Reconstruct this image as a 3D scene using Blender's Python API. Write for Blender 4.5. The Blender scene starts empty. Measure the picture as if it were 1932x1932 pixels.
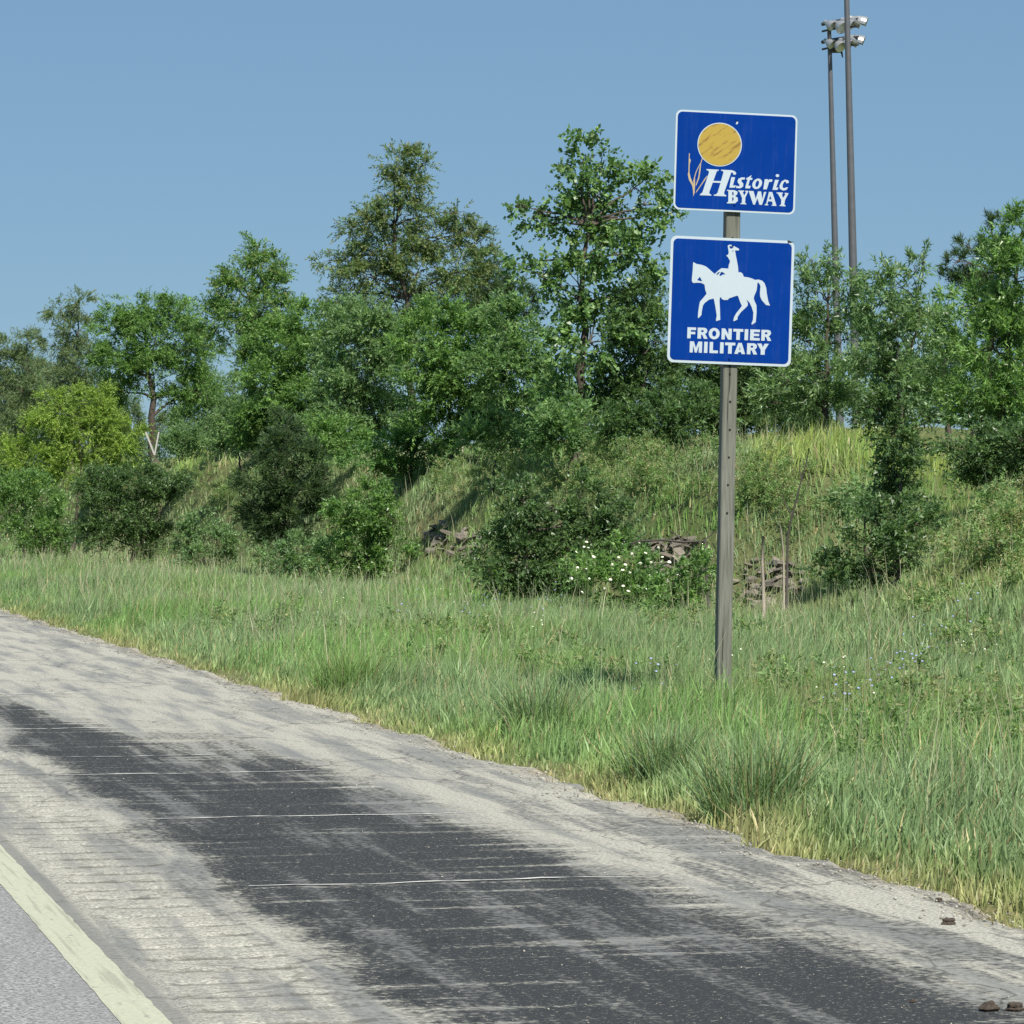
import bpy, bmesh, math, random
import numpy as np
from mathutils import Vector, Matrix

rng = np.random.default_rng(11)
random.seed(11)
scene = bpy.context.scene
COL = scene.collection

# ------------------------------------------------------------------ camera, sky, sun, exposure
FPX = 6590.0                      # focal length in pixels of a 1932 pixel wide picture
TH = math.radians(13.4)           # camera heading, right of the road
CAM_H = 1.30
F = np.array([math.sin(TH), math.cos(TH), 0.0])
R = np.array([math.cos(TH), -math.sin(TH), 0.0])
cam = bpy.data.cameras.new("camera")
cam_ob = bpy.data.objects.new("camera", cam)
COL.objects.link(cam_ob)
cam.sensor_fit = 'HORIZONTAL'
cam.angle = 2 * math.atan(966.0 / FPX)
cam.clip_start = 0.1
cam.clip_end = 6000
cam_ob.location = (0, 0, CAM_H)
cam_ob.rotation_euler = (math.radians(90), 0, -TH)
scene.camera = cam_ob

SUN_EL = math.radians(52)
sh = R * 0.36 - F * 0.93
sh = sh / np.linalg.norm(sh)
SUN = Vector((sh[0] * math.cos(SUN_EL), sh[1] * math.cos(SUN_EL), math.sin(SUN_EL)))
world = bpy.data.worlds.new("World")
scene.world = world
world.use_nodes = True
wn = world.node_tree
bg = wn.nodes["Background"]
sky = wn.nodes.new("ShaderNodeTexSky")
sky.sky_type = 'NISHITA'
sky.sun_disc = False
sky.sun_elevation = SUN_EL
sky.sun_rotation = math.atan2(SUN.x, SUN.y)
sky.altitude = 1500
sky.air_density = 1.0
sky.dust_density = 0.2
sky.ozone_density = 4.0
tint = wn.nodes.new("ShaderNodeMix")
tint.data_type = 'RGBA'
tint.blend_type = 'MULTIPLY'
tint.inputs[0].default_value = 1.0
wn.links.new(sky.outputs[0], tint.inputs[6])
tint.inputs[7].default_value = (0.76, 0.84, 0.90, 1)
hazy = wn.nodes.new("ShaderNodeMix")          # even summer haze over the whole sky
hazy.data_type = 'RGBA'
hazy.inputs[0].default_value = 0.66
wn.links.new(tint.outputs[2], hazy.inputs[6])
hazy.inputs[7].default_value = (1.95, 3.50, 5.0, 1)
wn.links.new(hazy.outputs[2], bg.inputs[0])
bg.inputs[1].default_value = 0.062

sun = bpy.data.lights.new("sun", 'SUN')
sun.energy = 4.4
sun.angle = math.radians(0.9)
sun.color = (1.0, 0.95, 0.86)
sun_ob = bpy.data.objects.new("sun", sun)
COL.objects.link(sun_ob)
sun_ob.rotation_euler = SUN.to_track_quat('Z', 'Y').to_euler()

scene.view_settings.view_transform = 'Standard'
scene.view_settings.look = 'None'
scene.view_settings.exposure = 0.75
scene.view_settings.gamma = 1.0
scene.render.engine = 'CYCLES'
scene.cycles.max_bounces = 5
scene.cycles.diffuse_bounces = 3
scene.cycles.transmission_bounces = 4
scene.cycles.use_denoising = False

# ------------------------------------------------------------------ helpers
def at(x, y, Z):
    """point at depth Z seen at (x, y) of the 1932 px picture"""
    p = R * ((x - 966.0) / FPX * Z) + F * Z
    return np.array([p[0], p[1], CAM_H + (965.0 - y) / FPX * Z])

def smooth(t):
    t = np.clip(t, 0, 1)
    return t * t * (3 - 2 * t)

def terr(d, s):
    d = np.asarray(d, float); s = np.asarray(s, float)
    toe = np.interp(s, [0, 27, 31, 34.5, 42, 47, 53, 200], [8.7, 8.8, 9.5, 12.7, 12.9, 12.0, 11.3, 11.0])
    wid = np.interp(s, [0, 31, 36, 60, 90], [4.2, 4.0, 3.2, 2.4, 2.4])
    H = np.interp(s, [0, 27, 40, 60, 80, 120, 300], [1.2, 1.2, 2.0, 2.05, 2.45, 2.8, 3.0])
    t = (d - toe) / wid
    z = H * smooth(t) + 0.06 * np.clip(d - toe - wid, 0, 12)
    und = 0.04 * np.sin(d * 1.7 + s * 0.6) + 0.035 * np.sin(d * 2.9 - s * 1.13 + 1.0) + 0.05 * np.sin(s * 0.31 + d * 0.4)
    z = z + und * smooth((d - 4.6) / 2.0) * (0.5 + 1.3 * smooth(t * 2))
    z = z - 0.9 * smooth((d - 13.5) / 2) * smooth((46 - s) / 4) * smooth((s - 31) / 3)   # hollow behind the right hand slope
    z = z - 0.05 * smooth((4.6 - d) / 0.4)
    return z

def gz(x, y):
    return float(terr(x, y))

def ground_hit(px, py, z0=8.0, z1=160.0):
    Z = np.linspace(z0, z1, 4000)
    X = (px - 966.0) / FPX * Z
    wx = R[0] * X + F[0] * Z; wy = R[1] * X + F[1] * Z
    wz = CAM_H + (965.0 - py) / FPX * Z
    below = wz <= terr(wx, wy)
    i = int(np.argmax(below)) if below.any() else len(Z) - 1
    return np.array([wx[i], wy[i], float(terr(wx[i], wy[i]))]), Z[i]

def tag(o, label=None, cat=None, group=None, kind=None):
    if label: o["label"] = label
    if cat: o["category"] = cat
    if group: o["group"] = group
    if kind: o["kind"] = kind
    return o

def link(o, parent=None):
    COL.objects.link(o)
    if parent is not None: o.parent = parent
    return o

def empty(name, loc=(0, 0, 0), rot=(0, 0, 0)):
    o = bpy.data.objects.new(name, None)
    o.location = Vector([float(v) for v in loc]); o.rotation_euler = rot
    o.empty_display_size = 0.2
    COL.objects.link(o)
    return o

def mesh_obj(name, verts, faces, mat, parent=None, smooth_shade=False):
    me = bpy.data.meshes.new(name)
    me.from_pydata([tuple(map(float, v)) for v in verts], [], faces)
    me.update()
    if smooth_shade:
        me.polygons.foreach_set("use_smooth", [True] * len(me.polygons))
    if mat: me.materials.append(mat)
    return link(bpy.data.objects.new(name, me), parent)

def bulk_mesh(name, verts, loops, starts, totals, mat, parent=None, col=None):
    """fast mesh from arrays; col = (nverts, 3) colour attribute"""
    me = bpy.data.meshes.new(name)
    me.vertices.add(len(verts)); me.vertices.foreach_set("co", np.ascontiguousarray(verts, np.float32).ravel())
    me.loops.add(len(loops)); me.loops.foreach_set("vertex_index", np.ascontiguousarray(loops, np.int32))
    me.polygons.add(len(starts))
    me.polygons.foreach_set("loop_start", np.ascontiguousarray(starts, np.int32))
    me.polygons.foreach_set("loop_total", np.ascontiguousarray(totals, np.int32))
    if col is not None:
        a = me.attributes.new("col", 'FLOAT_COLOR', 'POINT')
        c4 = np.ones((len(verts), 4), np.float32); c4[:, :3] = col
        a.data.foreach_set("color", c4.ravel())
    me.update(calc_edges=True)
    me.validate()
    if mat: me.materials.append(mat)
    return link(bpy.data.objects.new(name, me), parent)

def bm_obj(name, bm, mat, parent=None, smooth_shade=False):
    me = bpy.data.meshes.new(name)
    bm.to_mesh(me); bm.free()
    if smooth_shade:
        me.polygons.foreach_set("use_smooth", [True] * len(me.polygons))
    if mat: me.materials.append(mat)
    return link(bpy.data.objects.new(name, me), parent)

def tubes(paths, sides=6):
    """paths: list of (points Nx3, radii N); returns verts, faces of capped tubes"""
    V, Fc = [], []
    for pts, rad in paths:
        pts = np.asarray(pts, float); n = len(pts); base = len(V)
        for i in range(n):
            t = pts[min(i + 1, n - 1)] - pts[max(i - 1, 0)]
            t = t / (np.linalg.norm(t) + 1e-9)
            a = np.cross(t, [0.31, 0.93, 0.2]); a /= (np.linalg.norm(a) + 1e-9)
            b = np.cross(t, a)
            for k in range(sides):
                an = 2 * math.pi * k / sides
                V.append(pts[i] + rad[i] * (math.cos(an) * a + math.sin(an) * b))
        for i in range(n - 1):
            for k in range(sides):
                k2 = (k + 1) % sides
                Fc.append((base + i * sides + k, base + i * sides + k2, base + (i + 1) * sides + k2, base + (i + 1) * sides + k))
        Fc.append(tuple(base + k for k in range(sides)))
        Fc.append(tuple(base + (n - 1) * sides + k for k in reversed(range(sides))))
    return V, Fc

def bez(p0, p1, bend, n=7, wob=0.0):
    t = np.linspace(0, 1, n)[:, None]
    p0 = np.asarray(p0, float); p1 = np.asarray(p1, float)
    m = (p0 + p1) / 2 + np.asarray(bend, float)
    p = (1 - t) ** 2 * p0 + 2 * t * (1 - t) * m + t * t * p1
    if wob: p[1:-1] += rng.normal(0, wob, (n - 2, 3))
    return p

def nrm(v):
    return v / (np.linalg.norm(v, axis=-1, keepdims=True) + 1e-9)

# ------------------------------------------------------------------ materials
def new_mat(name):
    m = bpy.data.materials.new(name); m.use_nodes = True
    nt = m.node_tree
    return m, nt, nt.nodes["Principled BSDF"]

def N(nt, kind, **kw):
    n = nt.nodes.new(kind)
    for k, v in kw.items(): setattr(n, k, v)
    return n

def ramp(nt, stops):
    r = nt.nodes.new("ShaderNodeValToRGB")
    e = r.color_ramp.elements
    while len(e) < len(stops): e.new(0.5)
    for i, (p, c) in enumerate(stops):
        e[i].position = p
        e[i].color = (c[0], c[1], c[2], 1) if not isinstance(c, (int, float)) else (c, c, c, 1)
    return r

def mixc(nt, fac, a, b, mode='MIX'):
    m = N(nt, "ShaderNodeMix", data_type='RGBA', blend_type=mode)
    for sock, v in ((m.inputs[0], fac), (m.inputs[6], a), (m.inputs[7], b)):
        if hasattr(v, "is_output") and v.is_output: nt.links.new(v, sock)
        elif isinstance(v, (int, float)): sock.default_value = v
        else: sock.default_value = (v[0], v[1], v[2], 1)
    return m.outputs[2]

def math_n(nt, op, a, b=None, c=None, clamp=False):
    m = N(nt, "ShaderNodeMath", operation=op, use_clamp=clamp)
    for i, v in enumerate((a, b, c)):
        if v is None: continue
        if hasattr(v, "is_output"): nt.links.new(v, m.inputs[i])
        else: m.inputs[i].default_value = v
    return m.outputs[0]

def noise(nt, vec, scale, detail=3, rough=0.55, mapping=None):
    n = N(nt, "ShaderNodeTexNoise")
    n.inputs["Scale"].default_value = scale
    n.inputs["Detail"].default_value = detail
    n.inputs["Roughness"].default_value = rough
    if mapping:
        mp = N(nt, "ShaderNodeMapping"); mp.inputs["Scale"].default_value = mapping
        nt.links.new(vec, mp.inputs[0]); vec = mp.outputs[0]
    nt.links.new(vec, n.inputs["Vector"])
    return n.outputs["Fac"]

def sstep(nt, v, a, b):
    m = N(nt, "ShaderNodeMapRange", interpolation_type='SMOOTHSTEP')
    nt.links.new(v, m.inputs[0])
    m.inputs[1].default_value = a; m.inputs[2].default_value = b
    m.inputs[3].default_value = 0; m.inputs[4].default_value = 1
    return m.outputs[0]

def leaf_mat(name, rough=0.5, spec=0.35, trans=0.3):
    m, nt, p = new_mat(name)
    at_ = N(nt, "ShaderNodeAttribute", attribute_name="col")
    nt.links.new(at_.outputs["Color"], p.inputs["Base Color"])
    p.inputs["Roughness"].default_value = rough
    p.inputs["Specular IOR Level"].default_value = spec
    tr = N(nt, "ShaderNodeBsdfTranslucent")
    tc = mixc(nt, 1.0, at_.outputs["Color"], (1.25, 1.35, 0.75), 'MULTIPLY')
    nt.links.new(tc, tr.inputs[0])
    mx = N(nt, "ShaderNodeMixShader"); mx.inputs[0].default_value = trans
    nt.links.new(p.outputs[0], mx.inputs[1]); nt.links.new(tr.outputs[0], mx.inputs[2])
    nt.links.new(mx.outputs[0], nt.nodes["Material Output"].inputs[0])
    return m

M_LEAF = leaf_mat("leaf_matte", 0.5, 0.35, 0.45)
M_GLOSS = leaf_mat("leaf_glossy", 0.40, 0.5, 0.42)
M_GRASS = leaf_mat("grass_blade", 0.5, 0.35, 0.3)

def simple(name, col, rough=0.6, metal=0.0, var=0.15, scale=8.0, spec=0.4, bump=0.0, coords="Object"):
    m, nt, p = new_mat(name)
    tc = N(nt, "ShaderNodeTexCoord")
    n = noise(nt, tc.outputs[coords], scale, 5, 0.6)
    c = mixc(nt, n, tuple(v * (1 - var) for v in col), tuple(min(1, v * (1 + var)) for v in col))
    nt.links.new(c, p.inputs["Base Color"])
    p.inputs["Roughness"].default_value = rough; p.inputs["Metallic"].default_value = metal
    p.inputs["Specular IOR Level"].default_value = spec
    if bump:
        b = N(nt, "ShaderNodeBump"); b.inputs["Strength"].default_value = bump; b.inputs["Distance"].default_value = 0.02
        nt.links.new(n, b.inputs["Height"]); nt.links.new(b.outputs[0], p.inputs["Normal"])
    return m

M_BARK = simple("bark", (0.075, 0.06, 0.048), 0.9, var=0.4, scale=14, bump=0.6)
M_TWIG = simple("dead_wood", (0.30, 0.26, 0.21), 0.9, var=0.3, scale=20)
M_DARKTWIG = simple("dark_twig", (0.06, 0.05, 0.045), 0.9, var=0.3, scale=20)
M_STEEL = simple("galvanised_steel", (0.115, 0.118, 0.13), 0.5, 0.3, 0.25, 3)
M_STEELD = simple("dark_steel", (0.06, 0.065, 0.075), 0.55, 0.2, 0.25, 3)
M_ALU = simple("spun_aluminium", (0.42, 0.42, 0.42), 0.35, 0.6, 0.08, 5)
M_LENS = simple("lamp_lens", (0.75, 0.76, 0.74), 0.08, 0.0, 0.05, 5, spec=0.8)
M_SIGNBLUE = simple("sign_blue", (0.0, 0.031, 0.215), 0.6, 0.0, 0.2, 3.0, spec=0.05)
def sign_grime(m, k):
    nt = m.node_tree; p = nt.nodes["Principled BSDF"]
    tc = N(nt, "ShaderNodeTexCoord")
    st = noise(nt, tc.outputs["Object"], 4, 5, 0.7, (9, 1, 0.5)); bl = noise(nt, tc.outputs["Object"], 6, 5, 0.7)
    src = p.inputs["Base Color"].links[0].from_socket
    f = math_n(nt, 'MULTIPLY', math_n(nt, 'MULTIPLY', sstep(nt, st, 0.45, 0.75), sstep(nt, bl, 0.35, 0.7)), k)
    nt.links.new(mixc(nt, f, src, (0.16, 0.17, 0.19)), p.inputs["Base Color"])
sign_grime(M_SIGNBLUE, 0.08)
M_SIGNWHITE = simple("sign_white", (0.42, 0.49, 0.54), 0.45, 0.0, 0.06, 6.0)
M_ALUBACK = simple("sign_back", (0.45, 0.46, 0.46), 0.4, 0.8, 0.1, 6.0)
M_CLOD = simple("dirt_clod", (0.055, 0.042, 0.032), 0.95, var=0.4, scale=30, bump=0.8)
M_PALEWOOD = simple("pale_board", (0.42, 0.40, 0.37), 0.8, var=0.2, scale=12)
M_HOLE = simple("bolt_hole", (0.012, 0.011, 0.010), 0.9)
M_FLOWER = simple("white_petal", (0.78, 0.78, 0.62), 0.7, var=0.08, scale=30)
M_BLUEFL = simple("blue_petal", (0.32, 0.36, 0.62), 0.7, var=0.15, scale=30)
M_STEM = simple("flower_stem", (0.12, 0.17, 0.06), 0.8)
M_STRAW = simple("straw", (0.42, 0.36, 0.20), 0.8, var=0.2, scale=20)

def stone_mat():
    m, nt, p = new_mat("shale")
    tc = N(nt, "ShaderNodeTexCoord"); oi = N(nt, "ShaderNodeObjectInfo")
    n = noise(nt, tc.outputs["Object"], 9, 6, 0.65, (1, 1, 4))
    rp = ramp(nt, [(0.25, (0.07, 0.06, 0.05)), (0.5, (0.20, 0.175, 0.14)), (0.8, (0.34, 0.30, 0.245))])
    nt.links.new(n, rp.inputs[0])
    v = math_n(nt, 'MULTIPLY_ADD', oi.outputs["Random"], 0.6, 0.65)
    hv = N(nt, "ShaderNodeHueSaturation"); nt.links.new(v, hv.inputs["Value"]); nt.links.new(rp.outputs[0], hv.inputs["Color"])
    nt.links.new(hv.outputs[0], p.inputs["Base Color"]); p.inputs["Roughness"].default_value = 0.9
    b = N(nt, "ShaderNodeBump"); b.inputs["Strength"].default_value = 0.7; b.inputs["Distance"].default_value = 0.03
    nt.links.new(n, b.inputs["Height"]); nt.links.new(b.outputs[0], p.inputs["Normal"])
    return m
M_STONE = stone_mat()

def wood_mat():
    m, nt, p = new_mat("weathered_timber")
    tc = N(nt, "ShaderNodeTexCoord")
    g = noise(nt, tc.outputs["Object"], 6, 6, 0.65, (14, 14, 0.7))
    big = noise(nt, tc.outputs["Object"], 1.1, 3, 0.5, (1, 1, 1))
    rp = ramp(nt, [(0.28, (0.06, 0.062, 0.05)), (0.5, (0.145, 0.15, 0.122)), (0.75, (0.225, 0.23, 0.20))])
    nt.links.new(g, rp.inputs[0])
    c = mixc(nt, sstep(nt, big, 0.42, 0.68), rp.outputs[0], (0.125, 0.128, 0.102))
    cr = noise(nt, tc.outputs["Object"], 5, 2, 0.4, (9, 9, 0.22))
    c = mixc(nt, sstep(nt, cr, 0.36, 0.31), c, (0.03, 0.028, 0.022))
    nt.links.new(c, p.inputs["Base Color"]); p.inputs["Roughness"].default_value = 0.85
    b = N(nt, "ShaderNodeBump"); b.inputs["Strength"].default_value = 0.5; b.inputs["Distance"].default_value = 0.004
    nt.links.new(g, b.inputs["Height"]); nt.links.new(b.outputs[0], p.inputs["Normal"])
    return m
M_WOOD = wood_mat()

def disc_mat():
    m, nt, p = new_mat("sign_yellow")
    tc = N(nt, "ShaderNodeTexCoord")
    mp = N(nt, "ShaderNodeMapping"); mp.inputs["Rotation"].default_value = (0, math.radians(-52), 0)
    nt.links.new(tc.outputs["Object"], mp.inputs[0])
    n = noise(nt, mp.outputs[0], 10, 5, 0.6, (3.5, 1, 0.9))
    c = mixc(nt, sstep(nt, n, 0.50, 0.66), (0.36, 0.25, 0.035), (0.20, 0.115, 0.022))
    nt.links.new(c, p.inputs["Base Color"]); p.inputs["Roughness"].default_value = 0.5
    return m
M_DISC = disc_mat()

def pos_xy(nt):
    g = N(nt, "ShaderNodeNewGeometry")
    s = N(nt, "ShaderNodeSeparateXYZ"); nt.links.new(g.outputs["Position"], s.inputs[0])
    return g.outputs["Position"], s.outputs[0], s.outputs[1]

def ground_mat():
    m, nt, p = new_mat("soil_and_thatch")
    P, d, s = pos_xy(nt)
    n1 = noise(nt, P, 0.5, 4, 0.6); n2 = noise(nt, P, 14, 4, 0.7)
    c = mixc(nt, sstep(nt, n1, 0.4, 0.65), (0.115, 0.145, 0.05), (0.19, 0.175, 0.085))
    c = mixc(nt, sstep(nt, n2, 0.35, 0.7), c, (0.085, 0.10, 0.042))
    nt.links.new(c, p.inputs["Base Color"]); p.inputs["Roughness"].default_value = 1.0
    p.inputs["Specular IOR Level"].default_value = 0.1
    b = N(nt, "ShaderNodeBump"); b.inputs["Strength"].default_value = 0.8; b.inputs["Distance"].default_value = 0.05
    nt.links.new(n2, b.inputs["Height"]); nt.links.new(b.outputs[0], p.inputs["Normal"])
    return m

PALE = (0.50, 0.475, 0.40)
def shoulder_mat(rumble=False):
    m, nt, p = new_mat("rumble_concrete" if rumble else "worn_shoulder_asphalt")
    P, d, s = pos_xy(nt)
    streak = noise(nt, P, 1.0, 5, 0.62, (5.5, 0.42, 1))       # worn along the road
    cross = noise(nt, P, 1.0, 4, 0.6, (0.9, 7.0, 1))          # scuffed across
    blot = noise(nt, P, 1.2, 5, 0.65, (1.5, 0.55, 1))
    fine = noise(nt, P, 75, 3, 0.75)
    speck = noise(nt, P, 38, 2, 0.5)
    dd = math_n(nt, 'MULTIPLY_ADD', math_n(nt, 'SUBTRACT', blot, 0.5), 0.8, d)
    dd = math_n(nt, 'MULTIPLY_ADD', math_n(nt, 'SUBTRACT', cross, 0.5), 0.35, dd)
    # dark bituminous surface between the dusty edges
    dr_ = math_n(nt, 'SUBTRACT', dd, math_n(nt, 'MULTIPLY', sstep(nt, s, 15.0, 8.5), 0.2))
    band = math_n(nt, 'MULTIPLY', sstep(nt, dd, 1.62, 2.02), sstep(nt, dr_, 3.50, 2.95))
    ss = math_n(nt, 'MULTIPLY_ADD', math_n(nt, 'SUBTRACT', cross, 0.5), 1.6, s)
    reach = math_n(nt, 'MULTIPLY_ADD', sstep(nt, dd, 2.7, 1.8), 9.0, 17.4)
    ss2 = math_n(nt, 'MULTIPLY_ADD', math_n(nt, 'SUBTRACT', streak, 0.5), 9.0, math_n(nt, 'SUBTRACT', ss, reach))
    near = sstep(nt, ss2, 6.0, -2.0)
    far_str = math_n(nt, 'MULTIPLY', sstep(nt, streak, 0.44, 0.62), sstep(nt, dd, 2.75, 1.95))
    far_str = math_n(nt, 'MULTIPLY', far_str, sstep(nt, dd, 1.45, 1.75))
    dark = math_n(nt, 'MAXIMUM', math_n(nt, 'MULTIPLY', band, near), math_n(nt, 'MULTIPLY', far_str, 0.75))
    outer = math_n(nt, 'MULTIPLY', sstep(nt, dd, 3.30, 3.60), sstep(nt, dd, 4.32, 4.10))
    outer = math_n(nt, 'MULTIPLY', outer, sstep(nt, streak, 0.36, 0.58))
    dark = math_n(nt, 'MAXIMUM', dark, math_n(nt, 'MULTIPLY', outer, math_n(nt, 'MULTIPLY_ADD', sstep(nt, s, 20.0, 10.0), 0.25, 0.5)))
    # dust rubbed over the dark
    rub = math_n(nt, 'MULTIPLY', sstep(nt, streak, 0.46, 0.68), 0.45)
    rub2 = math_n(nt, 'MULTIPLY', sstep(nt, cross, 0.52, 0.70), 0.45)
    dark = math_n(nt, 'SUBTRACT', dark, math_n(nt, 'ADD', rub, rub2), None, True)
    fsp = math_n(nt, 'MULTIPLY', sstep(nt, fine, 0.53, 0.66), 0.62)
    dark = math_n(nt, 'MULTIPLY', dark, math_n(nt, 'SUBTRACT', 1.0, fsp))
    dark = sstep(nt, math_n(nt, 'ADD', dark, math_n(nt, 'MULTIPLY_ADD', math_n(nt, 'ADD', fine, speck), 1.3, -1.3)), 0.12, 0.88)
    pale = mixc(nt, sstep(nt, fine, 0.30, 0.70), (0.175, 0.170, 0.146), (0.50, 0.482, 0.412))
    pale = mixc(nt, sstep(nt, streak, 0.42, 0.68), pale, (0.17, 0.172, 0.167))
    dk = mixc(nt, speck, (0.013, 0.0145, 0.0155), (0.041, 0.044, 0.047))
    c = mixc(nt, dark, pale, dk)
    if rumble:
        c = mixc(nt, math_n(nt, 'MULTIPLY', sstep(nt, d, 1.285, 1.25), 0.75), c, (0.16, 0.16, 0.15))
        fr = math_n(nt, 'ABSOLUTE', math_n(nt, 'SUBTRACT', math_n(nt, 'FRACT', math_n(nt, 'DIVIDE', math_n(nt, 'MULTIPLY_ADD', math_n(nt, 'SUBTRACT', blot, 0.5), 0.16, s), 0.27)), 0.5))
        grime = math_n(nt, 'MULTIPLY', sstep(nt, fr, 0.14, 0.05), math_n(nt, 'MULTIPLY', sstep(nt, d, 1.29, 1.34), sstep(nt, d, 1.80, 1.70)))
        grime = math_n(nt, 'MULTIPLY', grime, sstep(nt, noise(nt, P, 14, 3, 0.6, (1, 0.4, 1)), 0.30, 0.56))
        c = mixc(nt, math_n(nt, 'MULTIPLY', grime, 0.65), c, (0.07, 0.065, 0.055))
        spots = noise(nt, P, 20, 4, 0.75, (0.7, 1.6, 1))
        c = mixc(nt, math_n(nt, 'MULTIPLY', sstep(nt, spots, 0.52, 0.62), 0.6), c, (0.13, 0.12, 0.10))
    soil = math_n(nt, 'MULTIPLY', sstep(nt, d, 3.98, 4.2), sstep(nt, blot, 0.40, 0.62))
    c = mixc(nt, math_n(nt, 'MULTIPLY', soil, 0.5), c, (0.17, 0.135, 0.085))
    # hairline cracks
    vo = N(nt, "ShaderNodeTexVoronoi", feature='DISTANCE_TO_EDGE'); vo.inputs["Scale"].default_value = 0.9
    mp = N(nt, "ShaderNodeMapping"); mp.inputs["Scale"].default_value = (1.0, 0.55, 1)
    wob = N(nt, "ShaderNodeTexNoise"); wob.inputs["Scale"].default_value = 3.0; nt.links.new(P, wob.inputs["Vector"])
    add = N(nt, "ShaderNodeVectorMath", operation='MULTIPLY_ADD')
    nt.links.new(wob.outputs["Color"], add.inputs[0]); add.inputs[1].default_value = (0.5, 0.5, 0); nt.links.new(P, add.inputs[2])
    nt.links.new(add.outputs[0], mp.inputs[0]); nt.links.new(mp.outputs[0], vo.inputs["Vector"])
    crk = math_n(nt, 'MULTIPLY', sstep(nt, vo.outputs["Distance"], 0.011, 0.003), 0.45 if not rumble else 0.3)
    c = mixc(nt, crk, c, (0.016, 0.016, 0.016))
    nt.links.new(c, p.inputs["Base Color"]); p.inputs["Roughness"].default_value = 0.88
    p.inputs["Specular IOR Level"].default_value = 0.25
    b = N(nt, "ShaderNodeBump"); b.inputs["Strength"].default_value = 0.55; b.inputs["Distance"].default_value = 0.012
    nt.links.new(math_n(nt, 'ADD', fine, speck), b.inputs["Height"]); nt.links.new(b.outputs[0], p.inputs["Normal"])
    return m

def lane_mat():
    m, nt, p = new_mat("lane_concrete")
    P, d, s = pos_xy(nt)
    f = noise(nt, P, 90, 3, 0.7); b_ = noise(nt, P, 2.2, 4, 0.6, (1, 0.3, 1))
    f2 = noise(nt, P, 45, 3, 0.7)
    c = mixc(nt, sstep(nt, math_n(nt, 'ADD', f, f2), 0.72, 1.28), (0.085, 0.084, 0.083), (0.34, 0.335, 0.328))
    c = mixc(nt, sstep(nt, b_, 0.45, 0.7), c, (0.175, 0.172, 0.168))
    st = noise(nt, P, 6, 3, 0.6)
    c = mixc(nt, math_n(nt, 'MULTIPLY', sstep(nt, st, 0.62, 0.7), 0.35), c, (0.14, 0.125, 0.10))
    nt.links.new(c, p.inputs["Base Color"]); p.inputs["Roughness"].default_value = 0.85
    b = N(nt, "ShaderNodeBump"); b.inputs["Strength"].default_value = 0.35; b.inputs["Distance"].default_value = 0.006
    nt.links.new(f, b.inputs["Height"]); nt.links.new(b.outputs[0], p.inputs["Normal"])
    return m

def paint_mat():
    m, nt, p = new_mat("aged_line_paint")
    P, d, s = pos_xy(nt)
    f = noise(nt, P, 60, 3, 0.7); st = noise(nt, P, 1, 4, 0.6, (38, 1.2, 1))
    c = mixc(nt, f, (0.26, 0.262, 0.19), (0.50, 0.50, 0.375))
    c = mixc(nt, math_n(nt, 'MULTIPLY', sstep(nt, st, 0.52, 0.64), 0.55), c, (0.22, 0.215, 0.165))
    chip = noise(nt, P, 28, 4, 0.75, (1, 0.5, 1))
    c = mixc(nt, math_n(nt, 'MULTIPLY', sstep(nt, chip, 0.60, 0.66), 0.6), c, (0.17, 0.168, 0.155))
    nt.links.new(c, p.inputs["Base Color"]); p.inputs["Roughness"].default_value = 0.7
    return m

# ------------------------------------------------------------------ ground and road
def build_ground():
    xs = np.concatenate([[-1500, -300, -60, -20, -8, -3, 0, 2.5], np.arange(3.6, 18, 0.22), np.arange(18, 40, 1.5), [50, 80, 150, 400, 1500]])
    ys = np.concatenate([[-600, -100, -30, -10, 0], np.arange(4, 60, 0.4), np.arange(60, 140, 1.2), [150, 170, 200, 260, 400, 800, 2500]])
    X, Y = np.meshgrid(xs, ys)
    Zz = terr(X, Y)
    V = np.stack([X.ravel(), Y.ravel(), Zz.ravel()], 1)
    nx, ny = len(xs), len(ys)
    i = (np.arange(ny - 1)[:, None] * nx + np.arange(nx - 1)[None, :]).ravel()
    q = np.stack([i, i + 1, i + nx + 1, i + nx], 1)
    o = bulk_mesh("ground", V, q.ravel(), np.arange(len(q)) * 4, np.full(len(q), 4), ground_mat())
    o.data.polygons.foreach_set("use_smooth", [True] * len(o.data.polygons))
    tag(o, kind="structure")
build_ground()

D_IN, D_OUT, D_RUM, D_EDGE = 1.09, 1.215, 1.74, 4.2
M_SHOULDER = shoulder_mat(); M_RUMBLE = shoulder_mat(True)
def edge_wob(s):
    return 0.05 * np.sin(s * 2.3) + 0.035 * np.sin(s * 5.1 + 1.3) + 0.03 * np.sin(s * 11.7 + 0.4) + 0.02 * np.sin(s * 23.0)

def strip(name, d0, d1, s0, s1, z, mat, nd=2):
    ds = np.linspace(d0, d1, nd)
    V = [(d, s, z) for s in (s0, s1) for d in ds]
    Fc = [(k, k + 1, nd + k + 1, nd + k) for k in range(nd - 1)]
    return tag(mesh_obj(name, V, Fc, mat), kind="structure")

strip("lane", -9.0, 1.15, -40, 600, 0.0, lane_mat())
# edge line: ragged outer edge
M_PAINT = paint_mat()
ss = np.concatenate([np.arange(5, 60, 0.08), [80, 150, 600]])
V = []
for k, s in enumerate(ss):
    V += [(D_IN + rng.normal(0, 0.0012), s, 0.0018), (D_OUT + rng.normal(0, 0.0022), s, 0.0018)]
tag(mesh_obj("edge_line", V, [(2 * k, 2 * k + 1, 2 * k + 3, 2 * k + 2) for k in range(len(ss) - 1)], M_PAINT), kind="structure")
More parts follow.
